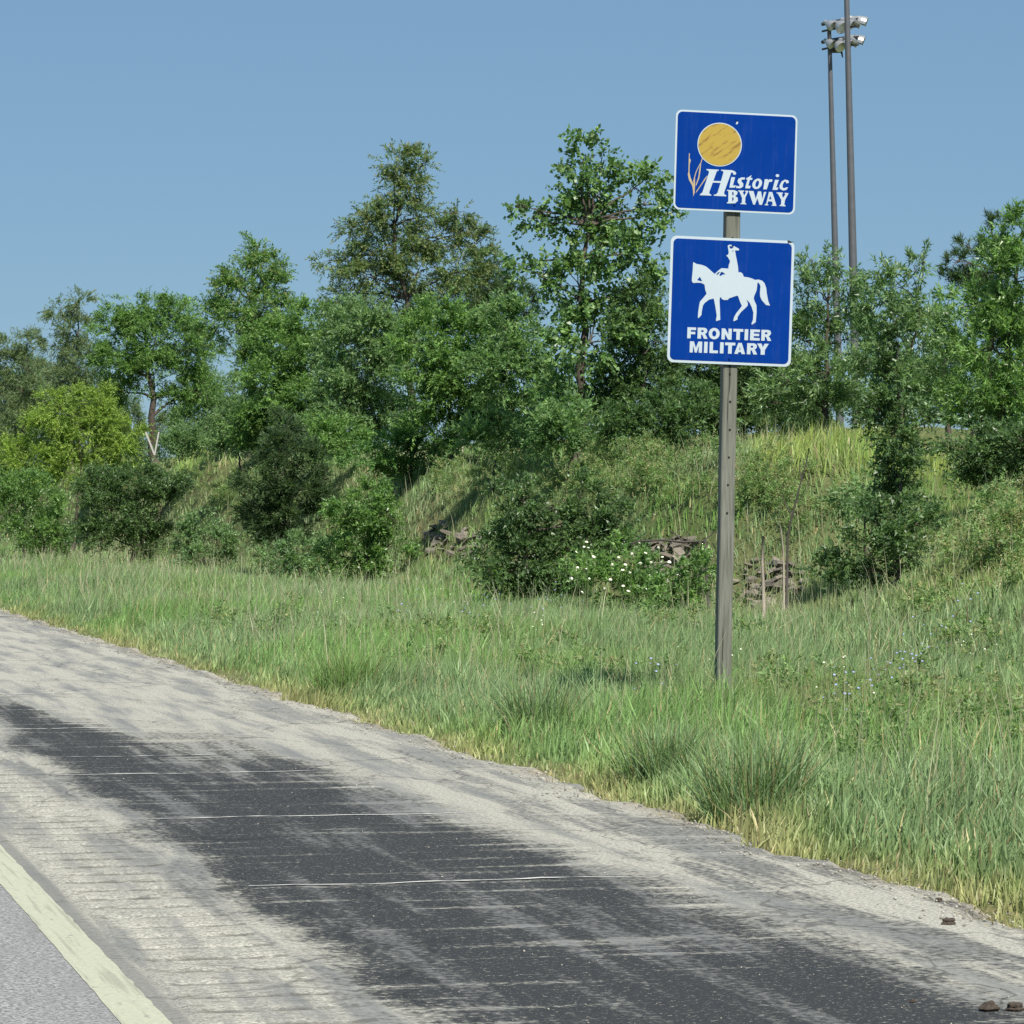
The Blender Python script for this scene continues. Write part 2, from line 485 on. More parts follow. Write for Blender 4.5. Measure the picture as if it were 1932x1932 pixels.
# slab under the line and the milled rumble grooves
sr = np.concatenate([np.arange(6, 45, 0.035), [46, 60, 100, 600]])
dr = np.array([1.15, D_OUT - 0.02, 1.262, 1.28, 1.30, 1.34, 1.45, 1.55, 1.64, 1.69, D_RUM])
V = np.zeros((len(sr) * len(dr), 3)); idx = 0
for s in sr:
    ph = (s % 0.27) / 0.27
    amp = 0.5 + 0.5 * math.sin(s * 1.9) * math.sin(s * 0.7 + 1)
    gr = (0.010 * (0.6 + 0.4 * amp)) * max(0.0, math.cos((ph - 0.5) * 2 * math.pi)) ** 2.5 if s < 45 else 0
    for d in dr:
        w = 1.0 if 1.31 < d < 1.70 else 0.0
        if abs(d - 1.28) < 1e-6: z = -0.006
        else: z = -gr * w
        V[idx] = (d + (0.006 * math.sin(s * 6.3) if abs(d - 1.28) < 0.02 else 0), s, z + (0.0005 * rng.normal() if 1.3 < d < 1.72 else 0)); idx += 1
nd = len(dr)
Fc = [(i * nd + k, i * nd + k + 1, (i + 1) * nd + k + 1, (i + 1) * nd + k) for i in range(len(sr) - 1) for k in range(nd - 1)]
tag(mesh_obj("rumble_strip", V, Fc, M_RUMBLE), kind="structure")
# shoulder with a crumbling outer edge
sr = np.concatenate([np.arange(5, 70, 0.05), np.arange(70, 120, 0.3), [150, 300, 600]])
V, Fc = [], []
for s in sr:
    e = D_EDGE + float(edge_wob(s)) + rng.normal(0, 0.012)
    V += [(D_RUM, s, 0), (2.4, s, 0), (3.2, s, 0), (3.9, s, 0), (e - 0.08, s, -0.004), (e, s, -0.05)]
Fc = [(i * 6 + k, i * 6 + k + 1, (i + 1) * 6 + k + 1, (i + 1) * 6 + k) for i in range(len(sr) - 1) for k in range(5)]
tag(mesh_obj("shoulder", V, Fc, M_SHOULDER), kind="structure")
# pale sealed joints across the shoulder
M_JOINT = simple("joint_sealant", (0.58, 0.57, 0.53), 0.7, var=0.15, scale=20)
for (s0, da, db, w) in ((12.0, 1.92, 3.30, 0.011), (14.72, 1.86, 3.35, 0.011), (17.27, 1.80, 3.1, 0.013), (18.55, 1.9, 3.0, 0.010), (21.0, 1.8, 2.6, 0.013), (25.1, 1.85, 2.9, 0.014), (33.0, 1.8, 2.9, 0.018)):
    n = 26; V = []
    for k in range(n):
        d = da + (db - da) * k / (n - 1)
        c = s0 + 0.02 * math.sin(d * 5 + s0) + 0.014 * math.sin(d * 13 + s0) + rng.normal(0, 0.004)
        ww = w * (0.35 + 0.65 * min(1, 4 * min(k, n - 1 - k) / n)) * rng.choice([0.12, 0.5, 0.8, 1.0, 1.3])
        V += [(d, c - ww, 0.0035), (d, c + ww, 0.0035)]
    tag(mesh_obj("pavement_joint", V, [(2 * k, 2 * k + 2, 2 * k + 3, 2 * k + 1) for k in range(n - 1)], M_JOINT), kind="structure")

# crumbled gravel along the edge
def gravel():
    n = 4200
    s = 7 + 70 * rng.random(n) ** 1.7
    d = D_EDGE + edge_wob(s) + rng.normal(-0.02, 0.09, n) - 0.12 * rng.random(n) ** 3
    extra = rng.random(n) < 0.16
    d = np.where(extra, rng.uniform(1.8, 4.1, n), d)
    r = rng.uniform(0.003, 0.008, n) * np.where(extra, 0.55, 1.0) * (1 + s / 60)
    z = np.where(d < D_EDGE + edge_wob(s) - 0.08, 0.0, -0.03)
    base = np.array([(1, 0, 0), (-1, 0, 0), (0, 1, 0), (0, -1, 0), (0, 0, 0.8), (0, 0, -0.4)], float)
    tri = np.array([(0, 2, 4), (2, 1, 4), (1, 3, 4), (3, 0, 4), (2, 0, 5), (1, 2, 5), (3, 1, 5), (0, 3, 5)])
    a = rng.uniform(0, 6.28, n)
    b = base[None] * rng.uniform(0.6, 1.3, (n, 6, 1)) * r[:, None, None]
    bx = b[..., 0] * np.cos(a)[:, None] - b[..., 1] * np.sin(a)[:, None]
    by = b[..., 0] * np.sin(a)[:, None] + b[..., 1] * np.cos(a)[:, None]
    V = np.stack([bx + d[:, None], by + s[:, None], b[..., 2] + z[:, None] + r[:, None] * 0.3], -1).reshape(-1, 3)
    T = (tri[None] + (np.arange(n) * 6)[:, None, None]).reshape(-1)
    g = rng.uniform(0.14, 0.42, n)
    col = np.repeat(np.stack([g, g * 0.95, g * 0.82], 1), 6, 0)
    o = bulk_mesh("gravel", V, T, np.arange(n * 8) * 3, np.full(n * 8, 3), leaf_mat("gravel_chip", 0.9, 0.2, 0.0), None, col)
    tag(o, "pale crumbled gravel along the outer edge of the shoulder", "gravel", kind="stuff")
gravel()

# ------------------------------------------------------------------ signs and post
def poly_curve_mesh(name, loops, mat, parent, z, thick=0.0004):
    """flat lettering: closed outlines (holes allowed) filled as one thin sheet in the sign's x-z plane"""
    cu = bpy.data.curves.new(name, 'CURVE'); cu.dimensions = '2D'; cu.fill_mode = 'BOTH'; cu.extrude = thick
    for lp in loops:
        sp = cu.splines.new('POLY'); sp.points.add(len(lp) - 1); sp.use_cyclic_u = True
        for pt, (u, v) in zip(sp.points, lp): pt.co = (u, v, 0, 1)
    tmp = bpy.data.objects.new(name, cu)
    me = bpy.data.meshes.new_from_object(tmp)
    me.name = name
    bpy.data.objects.remove(tmp); bpy.data.curves.remove(cu)
    me.transform(Matrix.Translation((0, -z, 0)) @ Matrix.Rotation(math.radians(90), 4, 'X'))
    me.materials.clear(); me.materials.append(mat)
    return link(bpy.data.objects.new(name, me), parent)

def inv_bilinear(corners, W, Hh):
    tl, tr, br, bl = [np.array(c, float) for c in corners]
    def f(p):
        p = np.array(p, float); u = v = 0.5
        for _ in range(12):
            q = (1 - u) * (1 - v) * tl + u * (1 - v) * tr + u * v * br + (1 - u) * v * bl
            du = (1 - v) * (tr - tl) + v * (br - bl); dv = (1 - u) * (bl - tl) + u * (br - tr)
            J = np.array([[du[0], dv[0]], [du[1], dv[1]]])
            d = np.linalg.solve(J, p - q); u += d[0]; v += d[1]
        return ((u - 0.5) * W, (0.5 - v) * Hh)
    return f

def ell(cx, cy, rx, ry, n=40, shear=0.0):
    return [(cx + rx * math.cos(t) - shear * ry * math.sin(t), cy + ry * math.sin(t)) for t in [2 * math.pi * k / n for k in range(n)]]

def rrect(w, h, r, n=6):
    pts = []
    for cx, cy, a0 in ((w / 2 - r, h / 2 - r, 0), (-w / 2 + r, h / 2 - r, 90), (-w / 2 + r, -h / 2 + r, 180), (w / 2 - r, -h / 2 + r, 270)):
        for k in range(n + 1):
            a = math.radians(a0 + 90 * k / n); pts.append((cx + r * math.cos(a), cy + r * math.sin(a)))
    return pts

GLY = {
 'F': [[(0,0),(1,0),(1,.24),(.4,.24),(.4,.4),(.92,.4),(.92,.62),(.4,.62),(.4,1),(0,1)]],
 'E': [[(0,0),(1,0),(1,.23),(.38,.23),(.38,.38),(.93,.38),(.93,.6),(.38,.6),(.38,.77),(1,.77),(1,1),(0,1)]],
 'I': [[(0,0),(1,0),(1,1),(0,1)]],
 'T': [[(0,0),(1,0),(1,.25),(.68,.25),(.68,1),(.32,1),(.32,.25),(0,.25)]],
 'L': [[(0,0),(.4,0),(.4,.75),(1,.75),(1,1),(0,1)]],
 'N': [[(0,0),(.34,0),(.67,.52),(.67,0),(1,0),(1,1),(.66,1),(.33,.48),(.33,1),(0,1)]],
 'M': [[(0,0),(.32,0),(.5,.58),(.68,0),(1,0),(1,1),(.74,1),(.74,.34),(.58,1),(.42,1),(.26,.34),(.26,1),(0,1)]],
 'A': [[(.34,0),(.66,0),(1,1),(.67,1),(.61,.83),(.39,.83),(.33,1),(0,1)], [(.5,.28),(.56,.62),(.44,.62)]],
 'R': [[(0,0),(.65,0),(.85,.06),(.94,.2),(.94,.36),(.84,.5),(.72,.56),(.83,.68),(1,1),(.63,1),(.5,.7),(.42,.63),(.35,.63),(.35,1),(0,1)], [(.35,.22),(.55,.22),(.61,.3),(.55,.4),(.35,.4)]],
 'O': [ell(.5,.5,.5,.52,30), ell(.5,.5,.19,.27,20)],
 'Y': [[(0,0),(.38,0),(.5,.33),(.63,0),(1,0),(.68,.58),(.68,1),(.33,1),(.33,.58)]],
}
HORSE = [(425,375),(440,382),(475,400),(545,412),(600,432),(640,462),(690,505),(725,535),(745,515),(785,480),(820,455),(915,460),(920,410),(938,360),(930,345),(905,300),(882,285),(910,268),(918,240),(910,190),(902,150),(925,132),(965,138),(1062,190),(1058,212),(1005,210),(1015,270),(1030,340),(1048,430),(1055,512),(1085,507),(1115,530),(1130,570),(1200,580),(1250,595),(1285,612),(1340,608),(1385,622),(1420,655),(1445,720),(1455,800),(1475,900),(1502,965),(1445,955),(1385,890),(1362,840),(1358,780),(1365,700),(1350,665),(1322,645),(1318,700),(1312,755),(1280,830),(1272,865),(1285,905),(1312,960),(1315,1050),(1305,1190),(1255,1225),(1243,1215),(1265,1160),(1270,1060),(1245,985),(1215,925),(1170,880),(1190,930),(1190,965),(1150,1005),(1095,1055),(1050,1120),(1048,1155),(1000,1180),(990,1170),(1000,1125),(1030,1070),(1075,1015),(1108,970),(1085,920),(1055,840),(1040,828),(990,845),(925,868),(910,888),(860,890),(825,875),(820,855),(800,855),(795,900),(802,1010),(808,1160),(755,1178),(748,1165),(758,1100),(740,990),(722,900),(712,870),(650,885),(590,930),(565,965),(550,1040),(545,1095),(505,1138),(495,1130),(500,1050),(515,950),(525,910),(570,860),(615,805),(595,750),(585,680),(540,658),(478,655),(430,660),(410,640),(408,600),(420,480)]
HORSE_HOLES = [[(482,618),(520,574),(553,638),(505,628)], [(744,545),(772,511),(800,505),(772,544)], [(788,558),(812,507),(840,510),(876,540),(835,544),(810,562)], [(922,156),(950,152),(983,172),(960,188),(936,184)], [(962,214),(988,214),(975,232)]]
BYW = {
 'H': [[(500,958),(685,966),(683,979),(655,990),(604,1130),(718,1133),(757,1000),(748,988),(720,980),(720,966),(885,972),(935,995),(948,1020),(930,1040),(902,1035),(898,1010),(872,1005),(765,1300),(768,1325),(798,1338),(796,1355),(612,1347),(612,1333),(650,1322),(668,1300),(712,1160),(595,1155),(543,1297),(548,1320),(575,1332),(575,1346),(404,1341),(404,1328),(440,1300),(540,1005),(532,985),(502,972)]],
 'i': [[(876,1072),(930,1076),(897,1196),(938,1192),(930,1226),(845,1228),(848,1208),(868,1100)]],
 's': [[(965,1130),(982,1095),(1030,1075),(1080,1078),(1072,1108),(1040,1106),(1020,1125),(1055,1170),(1050,1210),(1010,1236),(948,1232),(938,1198),(985,1205),(1002,1190),(975,1158)]],
 't': [[(1178,1040),(1164,1080),(1192,1086),(1185,1112),(1152,1110),(1128,1198),(1168,1198),(1150,1237),(1083,1235),(1088,1200),(1116,1110),(1095,1105),(1103,1085),(1135,1070)]],
 'o': [ell(1262, 1168, 72, 76, 28, 0.22), ell(1262, 1168, 26, 48, 18, 0.22)],
 'r': [[(1376,1100),(1428,1100),(1422,1120),(1450,1100),(1494,1105),(1482,1138),(1442,1137),(1406,1248),(1353,1248)]],
 'j': [[(1530,1108),(1587,1108),(1548,1222),(1582,1218),(1567,1255),(1493,1255),(1498,1230)], ell(1566, 1046, 27, 22, 16)],
 'c': [[(1735,1150),(1700,1160),(1695,1135),(1670,1132),(1645,1180),(1645,1220),(1670,1230),(1705,1215),(1728,1220),(1700,1255),(1650,1264),(1603,1237),(1598,1190),(1630,1130),(1680,1103),(1725,1113),(1740,1130)]],
 'B': [[(808,1260),(925,1265),(967,1285),(964,1320),(932,1350),(970,1375),(972,1420),(930,1456),(808,1458),(808,1445),(828,1435),(830,1280),(810,1272)], [(885,1290),(905,1292),(910,1335),(888,1340)], [(885,1368),(905,1370),(910,1400),(888,1432)]],
 'Y': [[(978,1266),(1065,1268),(1065,1282),(1045,1290),(1068,1340),(1095,1290),(1080,1280),(1080,1270),(1126,1271),(1126,1285),(1085,1370),(1082,1450),(1100,1460),(1100,1470),(1010,1465),(1012,1455),(1032,1448),(1035,1375),(995,1285),(978,1278)]],
 'W': [[(1134,1272),(1207,1275),(1242,1390),(1275,1278),(1322,1280),(1340,1395),(1365,1285),(1400,1287),(1335,1475),(1298,1475),(1265,1380),(1230,1472),(1203,1472)]],
 'A': [[(1440,1285),(1490,1287),(1550,1475),(1555,1490),(1480,1487),(1482,1475),(1497,1470),(1488,1425),(1430,1422),(1415,1460),(1430,1470),(1430,1482),(1375,1480),(1378,1468),(1400,1455)], [(1460,1335),(1478,1395),(1440,1393)]],
 'Z': [[(1555,1290),(1650,1293),(1650,1307),(1635,1315),(1650,1375),(1690,1318),(1675,1308),(1678,1297),(1732,1300),(1730,1315),(1682,1400),(1672,1470),(1690,1480),(1690,1495),(1600,1490),(1602,1478),(1622,1470),(1626,1400),(1575,1310),(1555,1303)]],
}
STALKS = [
 [(240,730),(252,732),(248,800),(268,830),(250,900),(248,1010),(262,1080),(300,1160),(330,1200),(325,1300),(305,1360),(298,1260),(285,1200),(240,1120),(222,1040),(232,990),(236,830)],
 [(436,790),(446,800),(420,880),(412,980),(395,1090),(345,1210),(340,1190),(378,1080),(395,960),(408,880)],
 [(402,880),(408,884),(350,1010),(330,1080),(332,1200),(318,1190),(302,1140),(318,1070),(345,990)],
 [(515,1050),(510,1075),(430,1190),(350,1300),(338,1318),(350,1280),(420,1180),(480,1090)],
]

SZ = 21.5
post_base = at(1362, 1298, SZ); post_base[2] = gz(post_base[0], post_base[1])
YAW = math.radians(-4.0)
def sign_frame(px, py, front):
    p = at(px, py, SZ)
    f = np.array([math.sin(YAW), -math.cos(YAW), 0.0])
    return p + f * front

def make_post():
    root = empty("sign_post", post_base, (0, math.radians(1.15), YAW))
    tag(root, "weathered grey wooden post carrying the two blue signs", "post")
    L = at(1382, 222, SZ)[2] - post_base[2]; w = 0.0445
    bm = bmesh.new()
    n = 24; rings = []
    for k in range(n + 1):
        z = -0.35 + (L + 0.35) * k / n
        j = 0.0012 * math.sin(z * 7.0); c = 0.006
        pts = [(-w + c, -w), (w - c, -w), (w, -w + c), (w, w - c), (w - c, w), (-w + c, w), (-w, w - c), (-w, -w + c)]
        rings.append([bm.verts.new((x + j, y + j * 0.6, z)) for x, y in pts])
    for a, b in zip(rings, rings[1:]):
        for k in range(8): bm.faces.new((a[k], a[(k + 1) % 8], b[(k + 1) % 8], b[k]))
    bm.faces.new(rings[-1]); bm.faces.new(list(reversed(rings[0])))
    bm_obj("post_body", bm, M_WOOD, root)
    hole = None
    for py in (449, 705, 757, 810, 862, 914, 967):
        z = at(1370, py, SZ)[2] - post_base[2]
        if hole is None:
            bm = bmesh.new(); bmesh.ops.create_cone(bm, cap_ends=True, segments=10, radius1=0.0075, radius2=0.0065, depth=0.004)
            bmesh.ops.rotate(bm, verts=bm.verts, matrix=Matrix.Rotation(math.radians(90), 3, 'X'))
            hole = bm_obj("bolt_hole", bm, M_HOLE, root)
        else:
            hole = link(hole.copy(), root)
        hole.location = (rng.uniform(-0.004, 0.004), -w - 0.001, z)
    return root
make_post()

def sign_panel(name, px, py, W, Hh, roll, rim, label):
    loc = sign_frame(px, py, 0.0445 + 0.006)
    root = empty(name, loc, (0, math.radians(roll), YAW))
    tag(root, label, "sign")
    # aluminium sheet with a small shallow bow
    p = poly_curve_mesh("panel", [rrect(W, Hh, 0.038)], M_SIGNWHITE, root, 0.0, 0.0016)
    poly_curve_mesh("blue_field", [rrect(W - 2 * rim, Hh - 2 * rim, 0.030)], M_SIGNBLUE, root, 0.0026, 0.0005)
    return root

W1, H1 = 0.765, 0.612
up = sign_panel("route_sign", 1384.3, 306.5, W1, H1, 1.75, 0.0115, "blue Historic Byway sign with a yellow sun disc, upper of the two")
fu = inv_bilinear([(50, 92), (1868, 162), (1832, 1615), (5, 1546)], W1, H1)
ZL = 0.0042
poly_curve_mesh("disc_rim", [[fu(p) for p in ell(698, 600, 332, 319, 60)]], M_SIGNWHITE, up, 0.0036, 0.0003)
dz = poly_curve_mesh("sun_disc", [[fu(p) for p in ell(698, 600, 318, 306, 60)]], M_DISC, up, 0.0044, 0.0003)
M_WHEAT = simple("sign_wheat", (0.40, 0.32, 0.19), 0.5, var=0.35, scale=25)
for st in STALKS:
    poly_curve_mesh("wheat_stalk", [[fu(p) for p in st]], M_WHEAT, up, 0.0038, 0.0003)
for k in 'HistorjcBYWAZ':
    loops = [[fu(p) for p in lp] for lp in BYW[k]]
    poly_curve_mesh("letter", loops, M_SIGNWHITE, up, 0.0040 + (0.0010 if k == 'B' else 0), 0.0003)
poly_curve_mesh("paint_chip", [[fu(p) for p in [(950,262),(968,262),(976,285),(955,305),(938,298),(945,280)]]], M_SIGNWHITE, up, ZL, 0.0002)

W2, H2 = 0.778, 0.776
lo = sign_panel("route_sign", 1375.6, 568.5, W2, H2, 1.85, 0.0165, "square blue sign with a white horse rider, lower of the two")
fl = inv_bilinear([(118, 13), (1835, 75), (1805, 1806), (70, 1735)], W2, H2)
poly_curve_mesh("horse_rider", [[fl(p) for p in HORSE]] + [[fl(p) for p in h] for h in HORSE_HOLES], M_SIGNWHITE, lo, ZL, 0.0003)
def word(chars, rngs, x0, y0, h, slope):
    for ch, (a, b) in zip(chars, rngs):
        loops = []
        for lp in GLY[ch]:
            loops.append([fl((a + (b - a) * u - 0.03 * (v - 0.5) * h, y0 + slope * ((a + (b - a) * u) - x0) + v * h)) for u, v in lp])
        poly_curve_mesh("letter", loops, M_SIGNWHITE, lo, ZL, 0.0003)
word("FRONTIER", [(350,470),(493,635),(648,802),(828,970),(990,1130),(1150,1200),(1228,1364),(1385,1527)], 350, 1262, 150, 0.032)
word("MILITARY", [(385,557),(585,633),(662,780),(808,858),(876,1020),(1010,1162),(1186,1332),(1325,1490)], 385, 1453, 152, 0.032)
# peeled scrap at the top right corner
c0 = fl((1735, 60)); c1 = fl((1820, 92)); c2 = fl((1770, 105)); c3 = fl((1740, 98))
mesh_obj("peeled_corner", [(c0[0], -0.006, c0[1]), (c1[0], -0.016, c1[1]), (c2[0], -0.008, c2[1]), (c3[0], -0.005, c3[1]), ((c0[0]+c1[0])/2, -0.018, (c0[1]+c1[1])/2 - 0.004)], [(0, 4, 3), (4, 1, 2), (3, 4, 2)], M_STEELD, lo)
def bolts(root, zs):
    first = None
    for z in zs:
        if first is None:
            bm = bmesh.new(); bmesh.ops.create_cone(bm, cap_ends=True, segments=8, radius1=0.008, radius2=0.0065, depth=0.006)
            bmesh.ops.rotate(bm, verts=bm.verts, matrix=Matrix.Rotation(math.radians(90), 3, 'X'))
            first = b = bm_obj("bolt", bm, M_SIGNBLUE, root)
        else: b = link(first.copy(), root)
        b.location = (0.0, -0.006, z)
bolts(up, (0.26, -0.26)); bolts(lo, (0.345, -0.352))

# ------------------------------------------------------------------ floodlight poles
def lathe(prof, n=14):
    V, Fc = [], []
    for r, z in prof:
        for k in range(n):
            a = 2 * math.pi * k / n; V.append((r * math.cos(a), r * math.sin(a), z))
    for i in range(len(prof) - 1):
        for k in range(n):
            Fc.append((i * n + k, i * n + (k + 1) % n, (i + 1) * n + (k + 1) % n, (i + 1) * n + k))
    Fc.append(tuple(range(n))[::-1]); Fc.append(tuple((len(prof) - 1) * n + k for k in range(n)))
    return V, Fc

def light_pole(xb, yb, xt, yt, Z, wb, wt, head_x, rows, label):
    b = at(xb, yb, Z); t = at(xt, yt, Z)
    d = nrm(t - b)
    g = gz(b[0], b[1])
    k = (b[2] - g) / d[2]
    base = b - d * k
    root = empty("light_pole", base)
    tag(root, label, "light pole", "floodlight poles behind the trees")
    ts = np.linspace(0, 1, 14)[:, None]
    pts = (t - base)[None] * ts
    rb = wb / FPX * Z / 2; rt = wt / FPX * Z / 2
    lenb = np.linalg.norm(t - b); lent = np.linalg.norm(t - base)
    rad = [rt + (rb - rt) * (1 - float(q)) * lent / lenb for q in ts]
    V, Fc = tubes([(pts, rad)], 14)
    mesh_obj("shaft", V, Fc, M_STEEL, root, True)
    px = Z / FPX
    # each row: a crossarm with floodlights facing the field on the right
    for (yy, lamps) in rows:
        c = at(head_x, yy, Z) - base
        a0 = c + R * (-24 * px) + F * 0.5; a1 = c + R * (38 * px) - F * 1.2
        V, Fc = tubes([(bez(a0, a1, (0, 0, 0.10)), [0.09] * 7), (bez(a0 + [0, 0, -0.35], a1 + [0, 0, -0.35], (0, 0, 0.10)), [0.05] * 7)], 8)
        mesh_obj("crossarm", V, Fc, M_STEELD, root)
        for (lx, ly, ax, tilt, sc) in lamps:
            sc = sc * 0.8
            pos = at(head_x + lx, yy + ly, Z) - base + F * (-0.3 - 0.02 * lx)
            prof = [(0.10, -0.55), (0.16, -0.5), (0.19, -0.25), (0.24, -0.1), (0.36, 0.15), (0.42, 0.42), (0.44, 0.45), (0.42, 0.46)]
            Vv, Ff = lathe([(r * sc, z * sc) for r, z in prof])
            lamp = mesh_obj("floodlight", Vv, Ff, M_ALU, root, False)
            dirv = Vector(R * math.cos(ax) - F * math.sin(ax)) + Vector((0, 0, -tilt))
            lamp.rotation_euler = dirv.to_track_quat('Z', 'Y').to_euler()
            lamp.location = Vector(pos)
            Vl, Fl = lathe([(0.40 * sc, 0.462 * sc), (0.30 * sc, 0.485 * sc), (0.02 * sc, 0.50 * sc)])
            mesh_obj("lens", Vl, Fl, M_LENS, lamp)
            hood = [(0.44 * sc, 0.40 * sc), (0.47 * sc, 0.75 * sc)]
            nn = 10; Vh = []
            for r, z in hood:
                for q in range(nn):
                    a = math.pi * (-0.05 + 1.1 * q / (nn - 1)); Vh.append((r * math.cos(a), r * math.sin(a), z))
            h = mesh_obj("visor", Vh, [(q, q + 1, nn + q + 1, nn + q) for q in range(nn - 1)], M_ALU, lamp)
            sm = h.modifiers.new("solid", 'SOLIDIFY'); sm.thickness = 0.02
    # bracket below the lamps
    yb_ = rows[-1][0] + 18
    c = at(head_x, yb_, Z) - base
    V, Fc = tubes([([c + R * (-14 * px), c + R * (12 * px)], [0.14, 0.12]), ([c + R * (10 * px), c + R * (13 * px) + np.array([0, 0, -0.35])], [0.06, 0.03])], 8)
    mesh_obj("bracket", V, Fc, M_STEELD, root)
    return root

L1 = [(-14, 2, 0.9, 0.5, 0.75), (4, 6, 1.1, 0.55, 0.95), (18, 2, 0.7, 0.5, 0.85), (32, 0, 0.15, 0.42, 0.95)]
L2 = [(-14, 3, 0.9, 0.5, 0.75), (2, 8, 1.1, 0.6, 0.85), (14, 5, 0.7, 0.5, 0.85), (27, 1, 0.15, 0.42, 0.95)]
light_pole(1577, 520, 1564, 38, 170, 12.5, 7.5, 1577, [(42, L1), (76, L2)], "farther steel floodlight pole whose lamp cluster shows at the top")
light_pole(1610, 520, 1593, -190, 145, 15.5, 8.0, 1604, [(-160, L1), (-115, L2)], "nearer steel floodlight pole running out of the top of the picture")

# ------------------------------------------------------------------ foliage
C = {
 'green':  [(0.139, 0.245, 0.068), (0.183, 0.305, 0.089), (0.102, 0.194, 0.061)],
 'olive':  [(0.175, 0.240, 0.095), (0.215, 0.280, 0.115), (0.130, 0.190, 0.080)],
 'cotton': [(0.132, 0.233, 0.083), (0.189, 0.296, 0.109), (0.099, 0.184, 0.072)],
 'bright': [(0.249, 0.387, 0.068), (0.307, 0.447, 0.091), (0.183, 0.312, 0.065)],
 'lime':   [(0.110, 0.336, 0.084), (0.146, 0.387, 0.099), (0.088, 0.268, 0.068)],
 'dark':   [(0.091, 0.159, 0.059), (0.123, 0.200, 0.070), (0.073, 0.131, 0.053)],
 'cedar':  [(0.062, 0.108, 0.045), (0.086, 0.142, 0.056), (0.048, 0.084, 0.037)],
 'grey':   [(0.150, 0.215, 0.110), (0.185, 0.250, 0.125), (0.115, 0.170, 0.090)],
 'weed':   [(0.183, 0.281, 0.104), (0.232, 0.329, 0.128), (0.140, 0.232, 0.085), (0.293, 0.293, 0.146)],
 'sage':   [(0.154, 0.245, 0.107), (0.205, 0.305, 0.129), (0.110, 0.194, 0.084)],
}
C['olive'] = [(0.120, 0.190, 0.075), (0.155, 0.230, 0.092), (0.088, 0.145, 0.060), (0.20, 0.24, 0.10)]
C['lime'] = [(0.105, 0.215, 0.060), (0.135, 0.25, 0.072), (0.085, 0.175, 0.050)]
C['bright'] = [(0.24, 0.34, 0.070), (0.28, 0.38, 0.085), (0.170, 0.260, 0.060)]
for k_ in C: C[k_] = [tuple(v * 1.12 for v in c_) for c_ in C[k_]]
# leaf length, width, leaves per twig, twig length, upward pull, leaf spread, gloss, leaf area index
SPEC = {
 'small':  dict(L=0.078, W=0.034, n=16, tw=0.42, up=0.45, sp=0.9, mat='m', lai=9.69),
 'willow': dict(L=0.10, W=0.029, n=15, tw=0.46, up=0.55, sp=0.7, mat='g', lai=8.0),
 'cotton': dict(L=0.085, W=0.066, n=10, tw=0.42, up=0.35, sp=1.2, mat='g', lai=6.0),
 'locust': dict(L=0.082, W=0.030, n=20, tw=0.50, up=0.25, sp=0.8, mat='m', lai=8.55),
 'needle': dict(L=0.085, W=0.020, n=16, tw=0.34, up=0.35, sp=0.5, mat='m', lai=9.0),
 'pine':   dict(L=0.16, W=0.022, n=26, tw=0.40, up=1.2, sp=0.55, mat='m', lai=9.0),
 'shrub':  dict(L=0.062, W=0.029, n=15, tw=0.34, up=0.5, sp=1.0, mat='g', lai=9.12),
}
TRI = [0]
